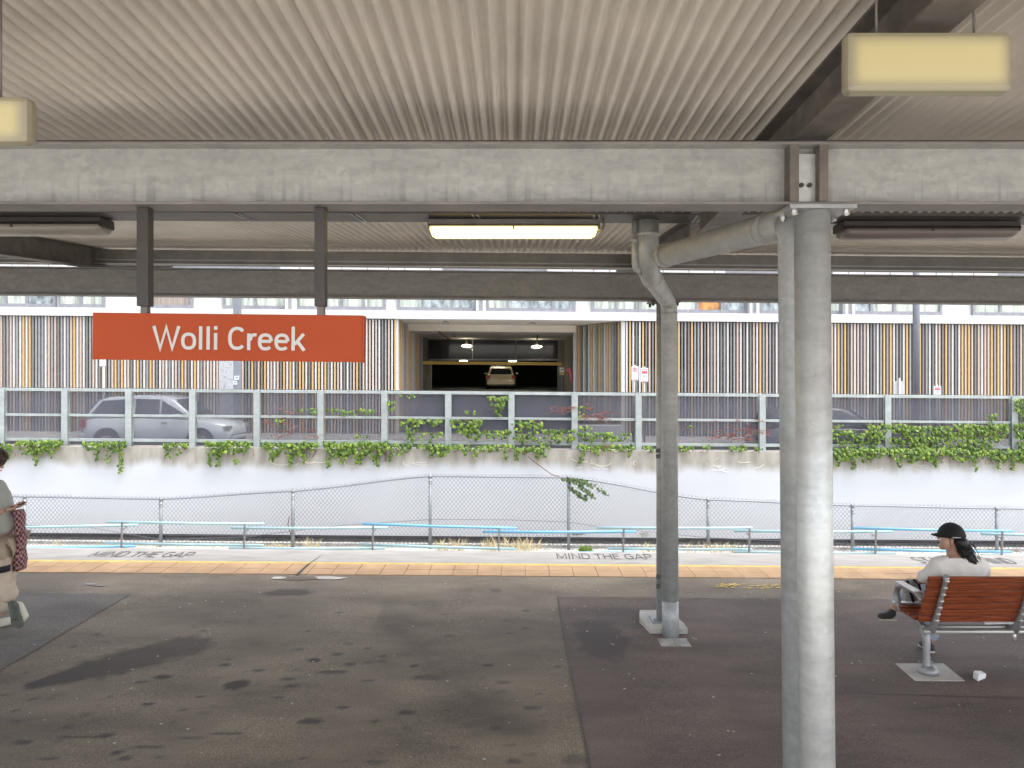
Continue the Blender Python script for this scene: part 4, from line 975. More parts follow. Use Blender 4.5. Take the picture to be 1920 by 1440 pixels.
# dark windows behind the slats
for a, b in ((1202,1292),(1302,1325)): SH(MB().box(bx(a), bx(b), DB+0.03, DB+0.055, EYE+0.1, EYE+1.35)).build('recess_panel', M['black'], bld)
SH(MB().box(bx(1180), bx(1460), DB+0.035, DB+0.059, EYE-2.3, EYE+1.36)).build('recess_panel', M['slat_grey'], bld)
# recess ceiling with its down-stand
SH(MB().box(-4.5, 4.2, DB, DB+3.1, ZS+0.015, ZS+0.2)).build('soffit', M['soffit'], bld)
SH(MB().box(-4.5, 2.66, DB+3.1, DB+3.25, EYE+1.62, ZS+0.2)).build('bulkhead', M['soffit'], bld)
SH(MB().box(-4.5, 2.66, DB+3.25, DB+11, EYE+1.625, ZS+0.2)).build('soffit', M['soffit'], bld)
# white band and upper storeys
WB0, WB1 = ZS+0.0, EYE+2.20
SH(MB().box(bx(-700), bx(2700), DB-0.25, DB+0.2, WB0+0.005, WB1)).build('floor_band', M['white'], bld, bevel=0.01)
SH(MB().box(bx(-700), bx(2700), DB+0.12, DB+12, WB1, EYE+3.4)).build('upper_wall', M['white'], bld)
SH(MB().box(bx(-700), bx(2700), DB+0.0, DB+12, EYE+3.4, EYE+3.62)).build('floor_band', M['white'], bld)
# second storey: white balustrades between dark recesses
SH(MB().box(bx(-700), bx(2700), DB+1.2, DB+12, EYE+3.62, EYE+9)).build('upper_wall', M['frame'], bld)
for a, b in ((-300,320),(525,830),(1025,1360),(1560,1870),(2080,2400)):
    q = a
    while q < b:
        w_ = min(rs.choice((38, 40, 30, 48)), b-q)
        SH(MB().box(bx(q+1), bx(q+w_-1), DB-0.05, DB+0.0, EYE+3.62, EYE+4.6)).build('balustrade_panel', M['white'], bld); q += w_
SH(MB().box(bx(-700), bx(2700), DB-0.3, DB+12, EYE+9, EYE+9.4)).build('roof', M['white_shade'], bld)
# windows of the first storey: (left px, right px, dividers, pane)
WIN = [(-60,103,(9,49),'pane'),(106,194,(150,),'pane'),(281,360,(),'pane_brown'),(417,538,(478,),'pane'),(556,722,(639,681),'pane'),(745,894,(792,),'pane_dark'),
       (912,1079,(952,997,1037),'pane_dark'),(1110,1402,(1156,1200,1250,1308,1354),'pane'),(1424,1580,(1470,1520),'pane'),(1600,1767,(1635,1678,1722),'pane'),(1825,2000,(1877,),'pane')]
for a, b, divs, pk in WIN:
    X0, X1 = bx(a), bx(b); z0, z1 = WB1+0.015, EYE+3.38
    m = MB(); fy0, fy1 = DB+0.02, DB+0.13
    m.box(X0, X1, fy0, fy1, z0, z0+0.14); m.box(X0, X1, fy0, fy1, z1-0.08, z1)
    for xx in [X0+0.04, X1-0.04] + [bx(d_) for d_ in divs]: m.box(xx-0.05, xx+0.05, fy0-0.003, fy1, z0+0.001, z1-0.001)
    w_ = SH(m).build('window', M['frame'], bld)
    edges = [X0+0.09] + [bx(d_) for d_ in divs] + [X1-0.09]
    for j, (xa, xb) in enumerate(zip(edges[:-1], edges[1:])):
        mk = pk
        if a == 1110 and j == 4: mk = 'pane_orange'
        elif pk == 'pane_dark' and rs.random() < 0.35: mk = 'pane'
        elif pk == 'pane' and rs.random() < 0.12: mk = 'pane_dark'
        SH(MB().box(xa+0.052 if j else xa, xb-0.052 if j < len(divs) else xb, DB+0.085, DB+0.10, z0+0.14, z1-0.08)).build('pane', M[mk], w_)
for px in (538, 893, 1402, 1580):                  # projecting fins
    SH(MB().box(bx(px), bx(px)+0.10, DB-0.24, DB+0.11, WB1, EYE+3.4)).build('fin', M['white'], bld)
    SH(MB().box(bx(px)+0.25, bx(px)+0.36, DB-0.24, DB+0.11, WB1, EYE+3.4)).build('fin', M['white'], bld)
    SH(MB().box(bx(px)+0.10, bx(px)+0.25, DB-0.10, DB+0.11, WB1, EYE+3.4)).build('fin', M['white_shade'], bld)
# garage: ramp, floor, back, side walls, ceiling, upper box
YB = 39.0
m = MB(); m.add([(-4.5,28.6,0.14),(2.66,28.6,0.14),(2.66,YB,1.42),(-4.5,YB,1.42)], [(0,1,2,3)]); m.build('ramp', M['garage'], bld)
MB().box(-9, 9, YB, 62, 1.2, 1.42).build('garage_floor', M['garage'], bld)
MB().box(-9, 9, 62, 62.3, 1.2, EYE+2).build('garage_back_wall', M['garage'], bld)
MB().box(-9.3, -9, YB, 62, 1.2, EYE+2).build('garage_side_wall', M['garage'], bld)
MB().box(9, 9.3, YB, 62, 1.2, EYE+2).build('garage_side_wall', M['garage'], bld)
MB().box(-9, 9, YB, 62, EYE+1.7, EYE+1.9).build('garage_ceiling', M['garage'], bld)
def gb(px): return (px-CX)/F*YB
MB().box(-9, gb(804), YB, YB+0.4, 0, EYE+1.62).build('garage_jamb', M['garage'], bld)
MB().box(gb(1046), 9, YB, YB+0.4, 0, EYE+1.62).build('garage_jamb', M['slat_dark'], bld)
zbx = EYE + (CY-674)/F*YB
for a, b in ((804,885),(887,966),(968,1046)):
    f_ = MB().box(gb(a), gb(b), YB+0.05, YB+0.12, zbx, EYE+1.6); f_.build('transom_window', M['glass_dark'], bld)
MB().box(gb(804), gb(1046), YB-0.02, YB+0.04, zbx-0.06, zbx+0.03).build('transom_bar', M['frame'], bld)
MB().box(gb(885.3), gb(886.7), YB-0.01, YB+0.04, zbx, EYE+1.6).build('transom_bar', M['frame'], bld)
MB().box(gb(966.3), gb(967.7), YB-0.01, YB+0.04, zbx, EYE+1.6).build('transom_bar', M['frame'], bld)
MB().box(gb(801), gb(811), YB-0.6, YB-0.3, 1.2, EYE+(CY-676)/F*(YB-.6)).build('pillar', M['tan'], bld)
cb = empty('clearance_bar', W(923, 681, 36), 'long yellow height clearance bar hung across the garage entrance', 'barrier')
p0 = W(793, 677.5, 36); p1 = W(1053, 685.5, 36)
MB().box(p0.x, p1.x, 35.96, 36.04, EYE+(CY-684.5)/F*36, EYE+(CY-678.5)/F*36).shear(0.008).build('bar', M['bar_yellow'], cb, bevel=0.01)
MB().box(p0.x+0.03, p1.x-0.03, 35.955, 35.96, EYE+(CY-681.8)/F*36, EYE+(CY-681.2)/F*36).shear(0.008).build('stripe', M['slat_yellow'], cb)
for px in (830, 1020): 
    q = W(px, 678, 36); MB().tube([(q.x,36,q.z-0.02),(q.x,36,EYE+1.63)], 0.01, 5).build('chain', M['dark_steel'], cb)
for px, py, w_ in ((868,648.5,10),(1010,650,10)):
    q = W(px, py, 35.4)
    t = empty('ceiling_lamp', q, 'bright round lamp on the garage soffit, %s' % ('left of the parked car' if px < 900 else 'right of the parked car'), 'lamp', 'round garage lamps')
    MB().ball((q.x, 38.2, EYE+(CY-py)/F*38.2), w_/F*38.2, 0.22, 0.075, 16, 8).build('diffuser', M['lamp_on'], t)
    MB().tube([(q.x, 38.2, EYE+(CY-py)/F*38.2+0.05), (q.x, 38.2, EYE+1.625)], 0.05, 8).build('stem', M['dark_steel'], t)
rs2 = random.Random(8)
TL = ['long dim tube light left of the left round lamp','tiny bright tube light highest above the left round lamp','short tube light just above the left round lamp','first tube light left of centre in the upper garage window',
 'brightest tube light, in the middle of the upper garage window','short upper tube light right of the brightest one','short lower tube light right of the brightest one','tiny bright spot low in the upper garage window','flat tube light just above the yellow bar, left of the car',
 'flat tube light just above the yellow bar, over the car','flat tube light above the yellow bar, below the right round lamp','tiny topmost light above the brightest tube','short lower tube light left of the brightest one']
for ti, (px, py, w_) in enumerate(((853,643,7),(880,638.5,4),(878,642,4),(918,642,4),(933,648,6),(948,642,3),(944,648,3),(909,656,1.5),(869,676,7),(961,677,7),(997,670,7),(933,638,2),(922,648,3))):
    d_ = 46 if py < 660 else 42
    q = W(px, py, d_)
    tag(MB().box(q.x-w_/F*d_, q.x+w_/F*d_, d_, d_+0.15, q.z-0.025, q.z+0.025).build('garage_tube_light', M['tube_on']),
        TL[ti], 'light', 'tube lights inside the garage')
# sprinkler pipe and cameras under the soffit
q0, q1 = W(822, 622, 30.8), W(845, 638, 36)
tag(MB().tube([q0, q1], 0.035, 8).build('soffit_pipe', M['stem']), 'dark red-brown pipe under the soffit, left of the garage lamps', 'pipe')
tag(MB().tube([W(1009,624,33), W(1007,637,36)], 0.03, 8).build('soffit_pipe', M['stem']), 'short dark red-brown pipe under the soffit, right side of the garage entrance', 'pipe')
for px, py, d_, lab in ((835,604,28.9,'small hooked bracket on the front soffit, left of the middle'),(998,606,28.9,'small box bracket on the front soffit, right of the middle'),(850,631,35,'small grey sensor on the rear soffit above the left lamp'),(998,632,35,'small grey sensor on the rear soffit above the right lamp')):
    q = W(px, py, d_); b_ = MB().box(q.x-0.09, q.x+0.09, d_-0.05, d_+0.08, q.z, q.z+0.06); b_.tube([(q.x+0.07,d_,q.z+0.02),(q.x+0.14,d_,q.z-0.05)], 0.02, 6)
    tag(b_.build('sensor', M['frame']), lab, 'sensor')

# ================================================================== VEHICLES
def hatch(root, L_, H_, Wd, paint, orient_back=False):
    """a tall hatchback / small SUV along +x (nose at +x), wheels on z=0; parts under root"""
    # side outline as (x, half width bottom..top profile) rings along the length
    st = [(-0.50,0.42,0.62,0.60,0.62),(-0.485,0.30,0.80,0.88,0.90),(-0.46,0.24,0.98,1.02,0.93),(-0.40,0.22,1.02,1.03,0.96),(-0.2,0.22,1.03,1.02,0.98),(0.1,0.22,1.02,0.99,0.98),(0.24,0.22,0.99,0.97,0.98),(0.36,0.23,0.93,0.9,0.97),(0.45,0.25,0.86,0.82,0.93),(0.485,0.30,0.76,0.72,0.85),(0.50,0.40,0.62,0.60,0.68)]
    k = H_/1.66
    def ring(x, z0, z1, zs, wf):
        w = Wd/2*wf; z0 *= k; z1 *= k; zs *= k*0.97
        return [(x*L_, -w*0.92, z0), (x*L_, -w, z0+0.12), (x*L_, -w, (z0+zs)/2), (x*L_, -w*0.97, zs-0.03), (x*L_, -w*0.86, z1), (x*L_, 0, z1+0.02),
                (x*L_, w*0.86, z1), (x*L_, w*0.97, zs-0.03), (x*L_, w, (z0+zs)/2), (x*L_, w, z0+0.12), (x*L_, w*0.92, z0)]
    m = MB(); m.loft([[Vector(p) for p in ring(*s)] for s in st], True, True)
    o = root.location; m.v = [v + Vector(o) for v in m.v] if not orient_back else m.v
    body = m; 
    gh = [(-0.475,1.02,0.84),(-0.45,1.25,0.82),(-0.40,1.52,0.78),(-0.34,1.60,0.76),(-0.15,1.65,0.76),(0.02,1.63,0.76),(0.10,1.56,0.77),(0.26,1.02,0.86)]
    g_ = MB(); rings = []
    for x, z1, wf in gh:
        w = Wd/2*wf; z1 *= k; zb_ = 0.96*k
        zt_ = max(z1, zb_+0.01)
        rings.append([Vector(p) for p in [(x*L_,-Wd/2*0.90,zb_),(x*L_,-w-0.01,(zb_+zt_)/2),(x*L_,-w*0.95,zt_-0.05*k),(x*L_,-w*0.8,zt_),(x*L_,w*0.8,zt_),(x*L_,w*0.95,zt_-0.05*k),(x*L_,w+0.01,(zb_+zt_)/2),(x*L_,Wd/2*0.90,zb_)]])
    g_.loft(rings, True, True)
    parts = [('body', body, paint), ('cabin', g_, paint)]
    # side glass, just proud of the cabin
    for s in (-1, 1):
        y_ = s*(Wd/2*0.815); m = MB()
        prof = [(-0.43,1.12),(-0.36,1.50),(-0.13,1.555),(0.03,1.535),(0.21,1.08),(0.0,1.05)]
        def yy(z): return s*(Wd/2*(0.90 - (z-0.96)/0.7*0.135) + 0.022)
        a = [(x*L_, yy(z), z*k) for x, z in prof]; b = [(x*L_, yy(z)-s*0.03, z*k) for x, z in prof]
        m.loft([a, b], True, False); parts.append(('side_window', m, M['glass_dark']))
        for px_ in (-0.14, 0.035):
            m = MB(); m.add([(px_*L_-0.03, yy(1.05)+s*0.008, 1.04*k),(px_*L_+0.03, yy(1.05)+s*0.008, 1.04*k),(px_*L_+0.03, yy(1.54)+s*0.008, 1.54*k),(px_*L_-0.03, yy(1.54)+s*0.008, 1.54*k)], [(0,1,2,3)])
            parts.append(('window_pillar', m, paint))
        m = MB().ball((0.17*L_, s*(Wd/2+0.08), 1.08*k), 0.09, 0.10, 0.07, 10, 6); parts.append(('mirror', m, paint))
        for hx in (-0.17, 0.07): parts.append(('door_handle', MB().box(hx*L_-0.09, hx*L_+0.09, min(s*Wd/2*.985, s*(Wd/2*.985+0.03)), max(s*Wd/2*.985, s*(Wd/2*.985+0.03)), 0.86*k, 0.89*k), M['chrome']))
        for wx in (-0.315, 0.31):
            c = (wx*L_, s*(Wd/2-0.11), 0.34)
            parts.append(('wheel_arch', MB().tube([(c[0], s*(Wd/2-0.05), 0.36), (c[0], s*(Wd/2+0.012), 0.36)], 0.40, 24), M['rubber']))
            parts.append(('tyre', MB().tube([(c[0], s*(Wd/2-0.18), 0.33), (c[0], s*(Wd/2+0.02), 0.33)], 0.33, 24), M['rubber']))
            parts.append(('wheel', MB().tube([(c[0], s*(Wd/2+0.018), 0.33), (c[0], s*(Wd/2+0.03), 0.33)], 0.22, 12), M['chrome']))
        parts.append(('tail_lamp', MB().box(-0.497*L_, -0.462*L_, min(s*Wd*.36, s*Wd*.475), max(s*Wd*.36, s*Wd*.475), 0.74*k, 0.97*k), M['red_lamp']))
        parts.append(('headlamp', MB().box(0.455*L_, 0.494*L_, min(s*Wd*.30, s*Wd*.45), max(s*Wd*.30, s*Wd*.45), 0.66*k, 0.78*k), M['pane']))
    parts.append(('rear_window', MB().add([(-0.484*L_,-Wd*.36,1.04*k),(-0.484*L_,Wd*.36,1.04*k),(-0.432*L_,Wd*.31,1.46*k),(-0.432*L_,-Wd*.31,1.46*k)], [(0,1,2,3),(3,2,1,0)][:1]), M['glass_dark']))
    parts.append(('windscreen', MB().add([(0.252*L_,-Wd*.36,1.06*k),(0.252*L_,Wd*.36,1.06*k),(0.118*L_,Wd*.33,1.52*k),(0.118*L_,-Wd*.33,1.52*k)], [(0,3,2,1)][::-1]).map(lambda v: (v.x+0.02, v.y, v.z+0.01)), M['glass_dark']))
    parts.append(('number_plate', MB().box(-0.512*L_, -0.495*L_, -0.19, 0.19, 0.70*k, 0.81*k), M['plate']))
    parts.append(('bumper', MB().box(-0.515*L_, -0.47*L_, -Wd*.46, Wd*.46, 0.32*k, 0.58*k), paint))
    for nm, mb_, mt in parts:
        if nm == 'body' and not orient_back: mb_.v = [v - Vector(root.location) for v in mb_.v]
        org = Vector(root.location); mb_.v = [v + org for v in mb_.v]
        mb_.build(nm, mt, root, bevel=0.03 if nm in ('bumper',) else 0)
p = W(297, 800, 22)
sc_ = empty('parked_car', (p.x, 22.6, 0.03 - K*p.x), 'silver-blue hatchback parked side-on behind the fence screens at the left', 'car')
hatch(sc_, 4.35, 1.70, 1.8, M['car_silver'])
p = W(1565, 800, 22)
c2 = empty('parked_car', (p.x, 22.6, 0.0 - K*p.x), 'dark grey car parked behind the ivy-covered screens between the two right-hand fence posts', 'car')
hatch(c2, 4.3, 1.55, 1.8, M['car_dark'])
p = W(939, 727, 45)
gc = empty('parked_car', (p.x, 45+2, 1.42), 'cream hatchback seen from behind, parked inside the dark garage', 'car')
hatch(gc, 4.1, 1.42, 1.82, M['car_cream']); gc.rotation_euler = (0, 0, R(90))
# low pale cabinet with orange base behind the screen
p0 = W(1083, 797, 22); p1 = W(1166, 842, 22)
t = empty('kerb_barrier', (0.5*(p0.x+p1.x), 22, 0), 'pale low road barrier with an orange base behind the ivy screen', 'barrier')
MB().prism([(21.9,p1.z+0.13),(22.3,p1.z+0.13),(22.22,p0.z),(21.98,p0.z)], 'x', p0.x, p1.x).build('barrier_body', M['white_shade'], t, bevel=0.03)
MB().box(p0.x+0.6, p1.x-0.05, 21.85, 22.35, 0.0, p1.z+0.128).build('barrier_base', M['bar_yellow'], t, bevel=0.02)

# ================================================================== STREET FURNITURE BEHIND THE FENCE
p = W(1718, 700, 24)
lp = empty('street_lamp', (p.x, 24, -0.1), 'tall blue-grey steel lamp post on the street at the right', 'lamp post', 'tall steel posts on the street')
MB().tube([(p.x,24,-0.1),(p.x,24,9.0)], [0.115,0.095], 16).build('pole', M['lamppost'], lp)
MB().tube([(p.x,24,-0.1),(p.x,24,0.12),(p.x,24,0.14)], [0.17,0.17,0.12], 16).build('base', M['lamppost'], lp)
MB().tube([(p.x,24,8.9),(p.x-0.4,23.6,9.2),(p.x-1.0,22.9,9.3)], 0.05, 8).build('arm', M['lamppost'], lp)
MB().box(p.x-1.5,p.x-0.9,22.4,22.95,9.25,9.38).build('lantern', M['white_shade'], lp, bevel=0.03)
p = W(445, 700, 24)
lp = empty('street_pole', (p.x, 24, 0.05), 'grey square post with two tiny blue and white plates, right of the patterned panel', 'post', 'tall steel posts on the street')
MB().box(p.x-0.10,p.x+0.10,23.9,24.1,0,7.4).build('pole', M['lamppost'], lp, bevel=0.01)
for a, b, y0, y1 in ((439.5,448,705,712),(438,444.5,714,721)):
    q0, q1 = W(a,y0,23.88), W(b,y1,23.88); MB().box(q0.x,q1.x,23.87,23.895,q1.z,q0.z).build('plate', M['white_sign'], lp)
    MB().box(q0.x+0.015,q1.x-0.015,23.865,23.869,q1.z+0.04,q1.z+0.08).build('print', M['blue'], lp)
q0, q1 = W(411,650,25.5), W(437,760,25.5)
t = empty('patterned_panel', ((q0.x+q1.x)/2, 25.5, 0.1), 'tall pale speckled panel standing beside the grey square post below the sign', 'panel')
MB().box(q0.x,q1.x,25.48,25.52,0.1,4.15).build('board', M['white_shade'], t)
m = MB(); rs = random.Random(2)
for i in range(260):
    x = rs.uniform(q0.x+.03, q1.x-.05); z = rs.uniform(.3, 4.1); a = rs.uniform(.01,.035); m.add([(x,25.475,z),(x+a,25.475,z),(x+a,25.475,z+a*.8),(x,25.475,z+a)], [(0,1,2,3)])
tag(m.build('speckles', M['frame'], t), kind='stuff')
def street_sign(px, py0, py1, w_, label, kindp, d_=23.0, pole_px=None, dx=0):
    q0 = W(px-w_/2, py0, d_); q1 = W(px+w_/2, py1, d_); xm = (q0.x+q1.x)/2
    t = empty('street_sign', (xm, d_, 0.05), label, 'sign', 'street signs behind the fence')
    MB().box(q0.x, q1.x, d_-0.01, d_+0.01, q1.z, q0.z).build('plate', M['white_sign'] if kindp != 'back' else M['white_shade'], t, bevel=0.004)
    if kindp == 'back':
        MB().tube([(xm,d_-0.04,0.05),(xm,d_-0.04,q0.z+0.10)], 0.03, 8).build('pole', M['cast'], t); return t
    MB().tube([(xm+dx,d_+0.04,0.05),(xm,d_+0.04,q0.z+0.04)], 0.03, 8).build('pole', M['cast'], t)
    ww = q1.x-q0.x; hh = q0.z-q1.z
    if kindp == 'parking':
        cz = q0.z - ww*0.5; cx_ = xm
        m = MB(); rings = []
        for i in range(24):
            a = 2*math.pi*i/24; rings.append([(cx_+ww*.36*math.cos(a), d_-0.014, cz+ww*.36*math.sin(a)), (cx_+ww*.28*math.cos(a), d_-0.014, cz+ww*.28*math.sin(a))])
        rings.append(rings[0]); m.loft(rings, False, False, False); m.build('red_ring', M['red_print'], t)
        o = text_obj('P', M['rubber'], t, 'letter', ww*.26, ww*.38); o.location = Vector((cx_-ww*.12, d_-0.0145, cz-ww*.19)) - Vector(t.location); o.rotation_euler = (R(90),0,0)
        m = MB(); m.add([(cx_-ww*.24,d_-0.016,cz+ww*.20),(cx_-ww*.20,d_-0.016,cz+ww*.25),(cx_+ww*.25,d_-0.016,cz-ww*.20),(cx_+ww*.21,d_-0.016,cz-ww*.25)], [(0,1,2,3)]); m.build('red_bar', M['red_print'], t)
        MB().box(q0.x+ww*.15, q1.x-ww*.15, d_-0.014, d_-0.0125, q1.z+0.03, q1.z+0.05).build('print', M['red_print'], t)
    else:
        MB().box(q0.x+ww*.12, q1.x-ww*.12, d_-0.014, d_-0.0125, q0.z-hh*.40, q0.z-hh*.22).build('red_print', M['red_print'], t)
        MB().box(q0.x+ww*.12, q1.x-ww*.12, d_-0.014, d_-0.0125, q0.z-hh*.13, q0.z-hh*.09).build('red_print', M['red_print'], t)
        for k in (.52,.60,.68): MB().box(q0.x+ww*.25, q1.x-ww*.3, d_-0.014, d_-0.0125, q0.z-hh*(k+.02), q0.z-hh*k).build('print', M['lamppost'], t)
        MB().box(q0.x+ww*.12, q1.x-ww*.12, d_-0.014, d_-0.0125, q1.z+hh*.04, q1.z+hh*.08).build('red_print', M['red_print'], t)
    return t
street_sign(1190.5, 687, 713, 13, 'white no-parking sign with a red ring and black letter P, left of the far column', 'parking', dx=-0.05)
street_sign(1208.5, 690, 716, 13.5, 'white street sign with a red block, right beside the no-parking sign', 'zone')
street_sign(1757.5, 724, 742, 14, 'small white street sign with a red block, low at the right beyond the lamp post', 'zone', 22.4)
street_sign(1685, 715, 741, 20, 'blank grey back of a street sign, left of the lamp post', 'back')
q0, q1 = W(188,672,25), W(197,687,25)
t = empty('white_post_box', ((q0.x+q1.x)/2, 25, 0.1), 'small white box on a thin pale post under the left end of the station sign', 'box')
MB().box(q0.x,q1.x,24.95,25.05,q1.z,q0.z+0.1).build('box', M['white_sign'], t, bevel=0.01); MB().tube([(q1.x-0.04,25,0.1),(q1.x-0.04,25,q1.z)], 0.03, 8).build('post', M['white_shade'], t)
q0, q1 = W(1049,688,33.5), W(1058,703.5,33.5)
t = empty('camera_notice', ((q0.x+q1.x)/2, 33.5, q1.z), 'small yellow and white surveillance notice at the right of the garage entrance', 'sign')
MB().box(q0.x,q1.x,33.48,33.52,q1.z,q0.z).build('plate', M['slat_yellow'], t); w_ = q1.x-q0.x; h_ = q0.z-q1.z
MB().box(q0.x+.02,q1.x-.02,33.475,33.48,q1.z+h_*.42,q0.z-h_*.12).build('white_field', M['white_sign'], t)
MB().add([(q0.x+w_*.2,33.47,q1.z+h_*.55),(q1.x-w_*.3,33.47,q1.z+h_*.62),(q1.x-w_*.15,33.47,q0.z-h_*.18),(q0.x+w_*.35,33.47,q0.z-h_*.30)], [(0,1,2,3)]).build('camera_symbol', M['rubber'], t)
MB().tube([((q0.x+q1.x)/2,33.54,1.0),((q0.x+q1.x)/2,33.54,q0.z)], 0.02, 6).build('post', M['frame'], t)
t = empty('boom_gate', W(1075, 705, 33), 'pink-red folded boom arm beside the surveillance notice at the garage entrance', 'boom gate')
MB().tube([W(1063,698,33),W(1063,692,33),W(1067,690.5,33),W(1070,700,33),W(1072,708,33),W(1071,718,33)], [0.05,0.09,0.10,0.09,0.09,0.04], 8).build('arm', M['pink'], t)
q = W(1075.5,704,33.1); MB().box(q.x-.05,q.x+.05,33.05,33.2,q.z-.09,q.z+.09).build('hinge', M['white_sign'], t, bevel=0.01)
MB().tube([(q.x+.02,33.15,0.9),(q.x+.02,33.15,q.z)], 0.05, 8).build('post', M['frame'], t)

# ================================================================== BENCH
by, bx0, bx1 = 6.28, 3.42, 5.25
fz = -K*3.6
tag(MB().add([(3.32,6.50,0.0095-K*3.4),(3.30,6.14,0.0095-K*3.4),(3.71,6.14,0.0095-K*3.4),(3.74,6.50,0.0095-K*3.4),(3.32,6.50,-.04),(3.30,6.14,-.04),(3.71,6.14,-.04),(3.74,6.50,-.04)],
   [(0,1,2,3),(1,5,6,2),(0,4,5,1),(3,2,6,7),(0,3,7,4)]).build('concrete_pad', M['concrete']), 'pale square concrete pad under the bench leg', 'pad')
ben = empty('park_bench', (3.5, by, fz), 'bench with red-brown timber slats on cast aluminium legs, seen from behind', 'bench')
def backp(t, off=0.0):                            # t=0 seat level .. 1 top of backrest; leans towards the train
    return Vector((0, 6.32 - 0.17*t + off, fz + 0.435 + 0.43*t))
NB = 7
for i in range(NB):
    t0 = i/NB + 0.012; t1 = (i+1)/NB - 0.016
    a, b = backp(t0), backp(t1); n = Vector((0, -(b-a).z, (b-a).y)).normalized()*0.012
    x0 = bx0 - (0.0 if i > 1 else 0.0)
    m = MB(); sec = [a-n, a+n, b+n, b-n]
    m.loft([[Vector((x0, p.y, p.z)) for p in sec], [Vector((bx1, p.y, p.z)) for p in sec]], True, False); m.build('back_slat', M['wood'], ben, bevel=0.004)
for i in range(5):
    y0 = 6.36 + i*0.082; z = fz + 0.432 + 0.012*max(0, i-2)*0.8
    MB().box(bx0, bx1, y0, y0+0.070, z, z+0.026).build('seat_slat', M['wood'] if i not in (4,) else M['alu'], ben, bevel=0.004)
for k, X in enumerate((3.545, 4.25, 4.96)):
    pts = [backp(1.03, -0.035)+Vector((X+0.0,0,0))] + [backp(t, -0.035)+Vector((X,0,0)) for t in (.9,.6,.3,.05)] + [Vector((X,6.33,fz+0.36)), Vector((X,6.45,fz+0.34)), Vector((X,6.70,fz+0.40)), Vector((X,6.78,fz+0.44))]
    MB().tube(pts, [0.024,0.020,0.019,0.020,0.026,0.034,0.030,0.022,0.018], 10).build('back_bracket', M['cast'], ben)
    for i in range(NB):
        c = backp((i+.5)/NB, -0.055)
        MB().ball((X, c.y, c.z), 0.022, 0.014, 0.012, 8, 5).build('bolt', M['alu'], ben)
MB().tube([(3.47,6.33,fz+0.345),(bx1,6.33,fz+0.345)], 0.021, 14).build('cross_rail', M['alu'], ben)
MB().tube([(3.50,6.42,fz+0.355),(bx1,6.42,fz+0.355)], 0.018, 14).build('cross_rail', M['alu'], ben)
for X in (3.50, 4.9):
    MB().tube([(X,6.36,fz+0.36),(X,6.33,fz+0.28),(X-0.01,6.31,fz+0.16),(X-0.01,6.31,fz+0.08),(X,6.31,fz+0.03)], [0.040,0.034,0.028,0.032,0.052], 14).build('leg', M['cast'], ben)
    MB().tube([(X,6.30,fz+0.012),(X,6.30,fz+0.03),(X,6.31,fz+0.045)], [0.085,0.08,0.05], 14).build('foot_plate', M['cast'], ben)
    MB().tube([(X+0.06,6.27,fz+0.03),(X+0.015,6.30,fz+0.10)], [0.014,0.02], 8).build('gusset', M['cast'], ben)
p_ = W(1906, 1208, 6.3)
MB().ball((p_.x,6.33,fz+0.30), 0.02, 0.02, 0.04, 8, 6).build('knob', M['alu'], ben)
# end armrest: flat loop
arm = [(3.44,6.28,fz+.62),(3.44,6.35,fz+.66),(3.44,6.55,fz+.665),(3.44,6.68,fz+.63),(3.44,6.71,fz+.56),(3.44,6.68,fz+.48),(3.44,6.62,fz+.43)]
MB().tube(arm, 0.017, 10).map(lambda v: (3.44+(v.x-3.44)*1.7, v.y, v.z)).build('armrest', M['cast'], ben)
MB().box(3.40,3.475,6.34,6.66,fz+.672,fz+.684).build('armrest_pad', M['alu'], ben, bevel=0.004)
t = MB(); t.box(0,0.10,-0.032,0.032,0,0.035)
cup = empty('litter_carton', (W(1836,1277,6.2).x, 6.2, -K*3.85+0.006), 'small white crumpled carton lying on the dark asphalt below the bench', 'litter')
t = MB(); t.box(-0.052,0.052,-0.035,0.035,0.0,0.05); t.map(lambda v: (v.x + (0.006 if v.z > 0.02 else 0) + cup.location.x, v.y + cup.location.y + 0.03*v.x/0.05, v.z*(0.8 if v.x > 0 else 1.15) + cup.location.z))
t.build('carton', M['paper'], cup, bevel=0.006)
t = MB().box(-0.04,0.0,-0.02,0.02,0.052,0.056); t.map(lambda v: (v.x+cup.location.x+0.01, v.y+cup.location.y, v.z+cup.location.z)).build('flap', M['paper'], cup)
pq = empty('newspaper', (4.14, 6.40, fz+0.46), 'folded pale paper on the bench seat, showing under the backrest', 'paper')
MB().add([(3.98,6.30,fz+.418),(4.24,6.30,fz+.424),(4.22,6.52,fz+.462),(4.02,6.52,fz+.462),(3.98,6.30,fz+.421),(4.24,6.30,fz+.427),(4.22,6.52,fz+.470),(4.02,6.52,fz+.470)],
  [(0,3,2,1),(4,5,6,7),(0,1,5,4),(1,2,6,5),(2,3,7,6),(3,0,4,7)]).build('sheet', M['paper'], pq)

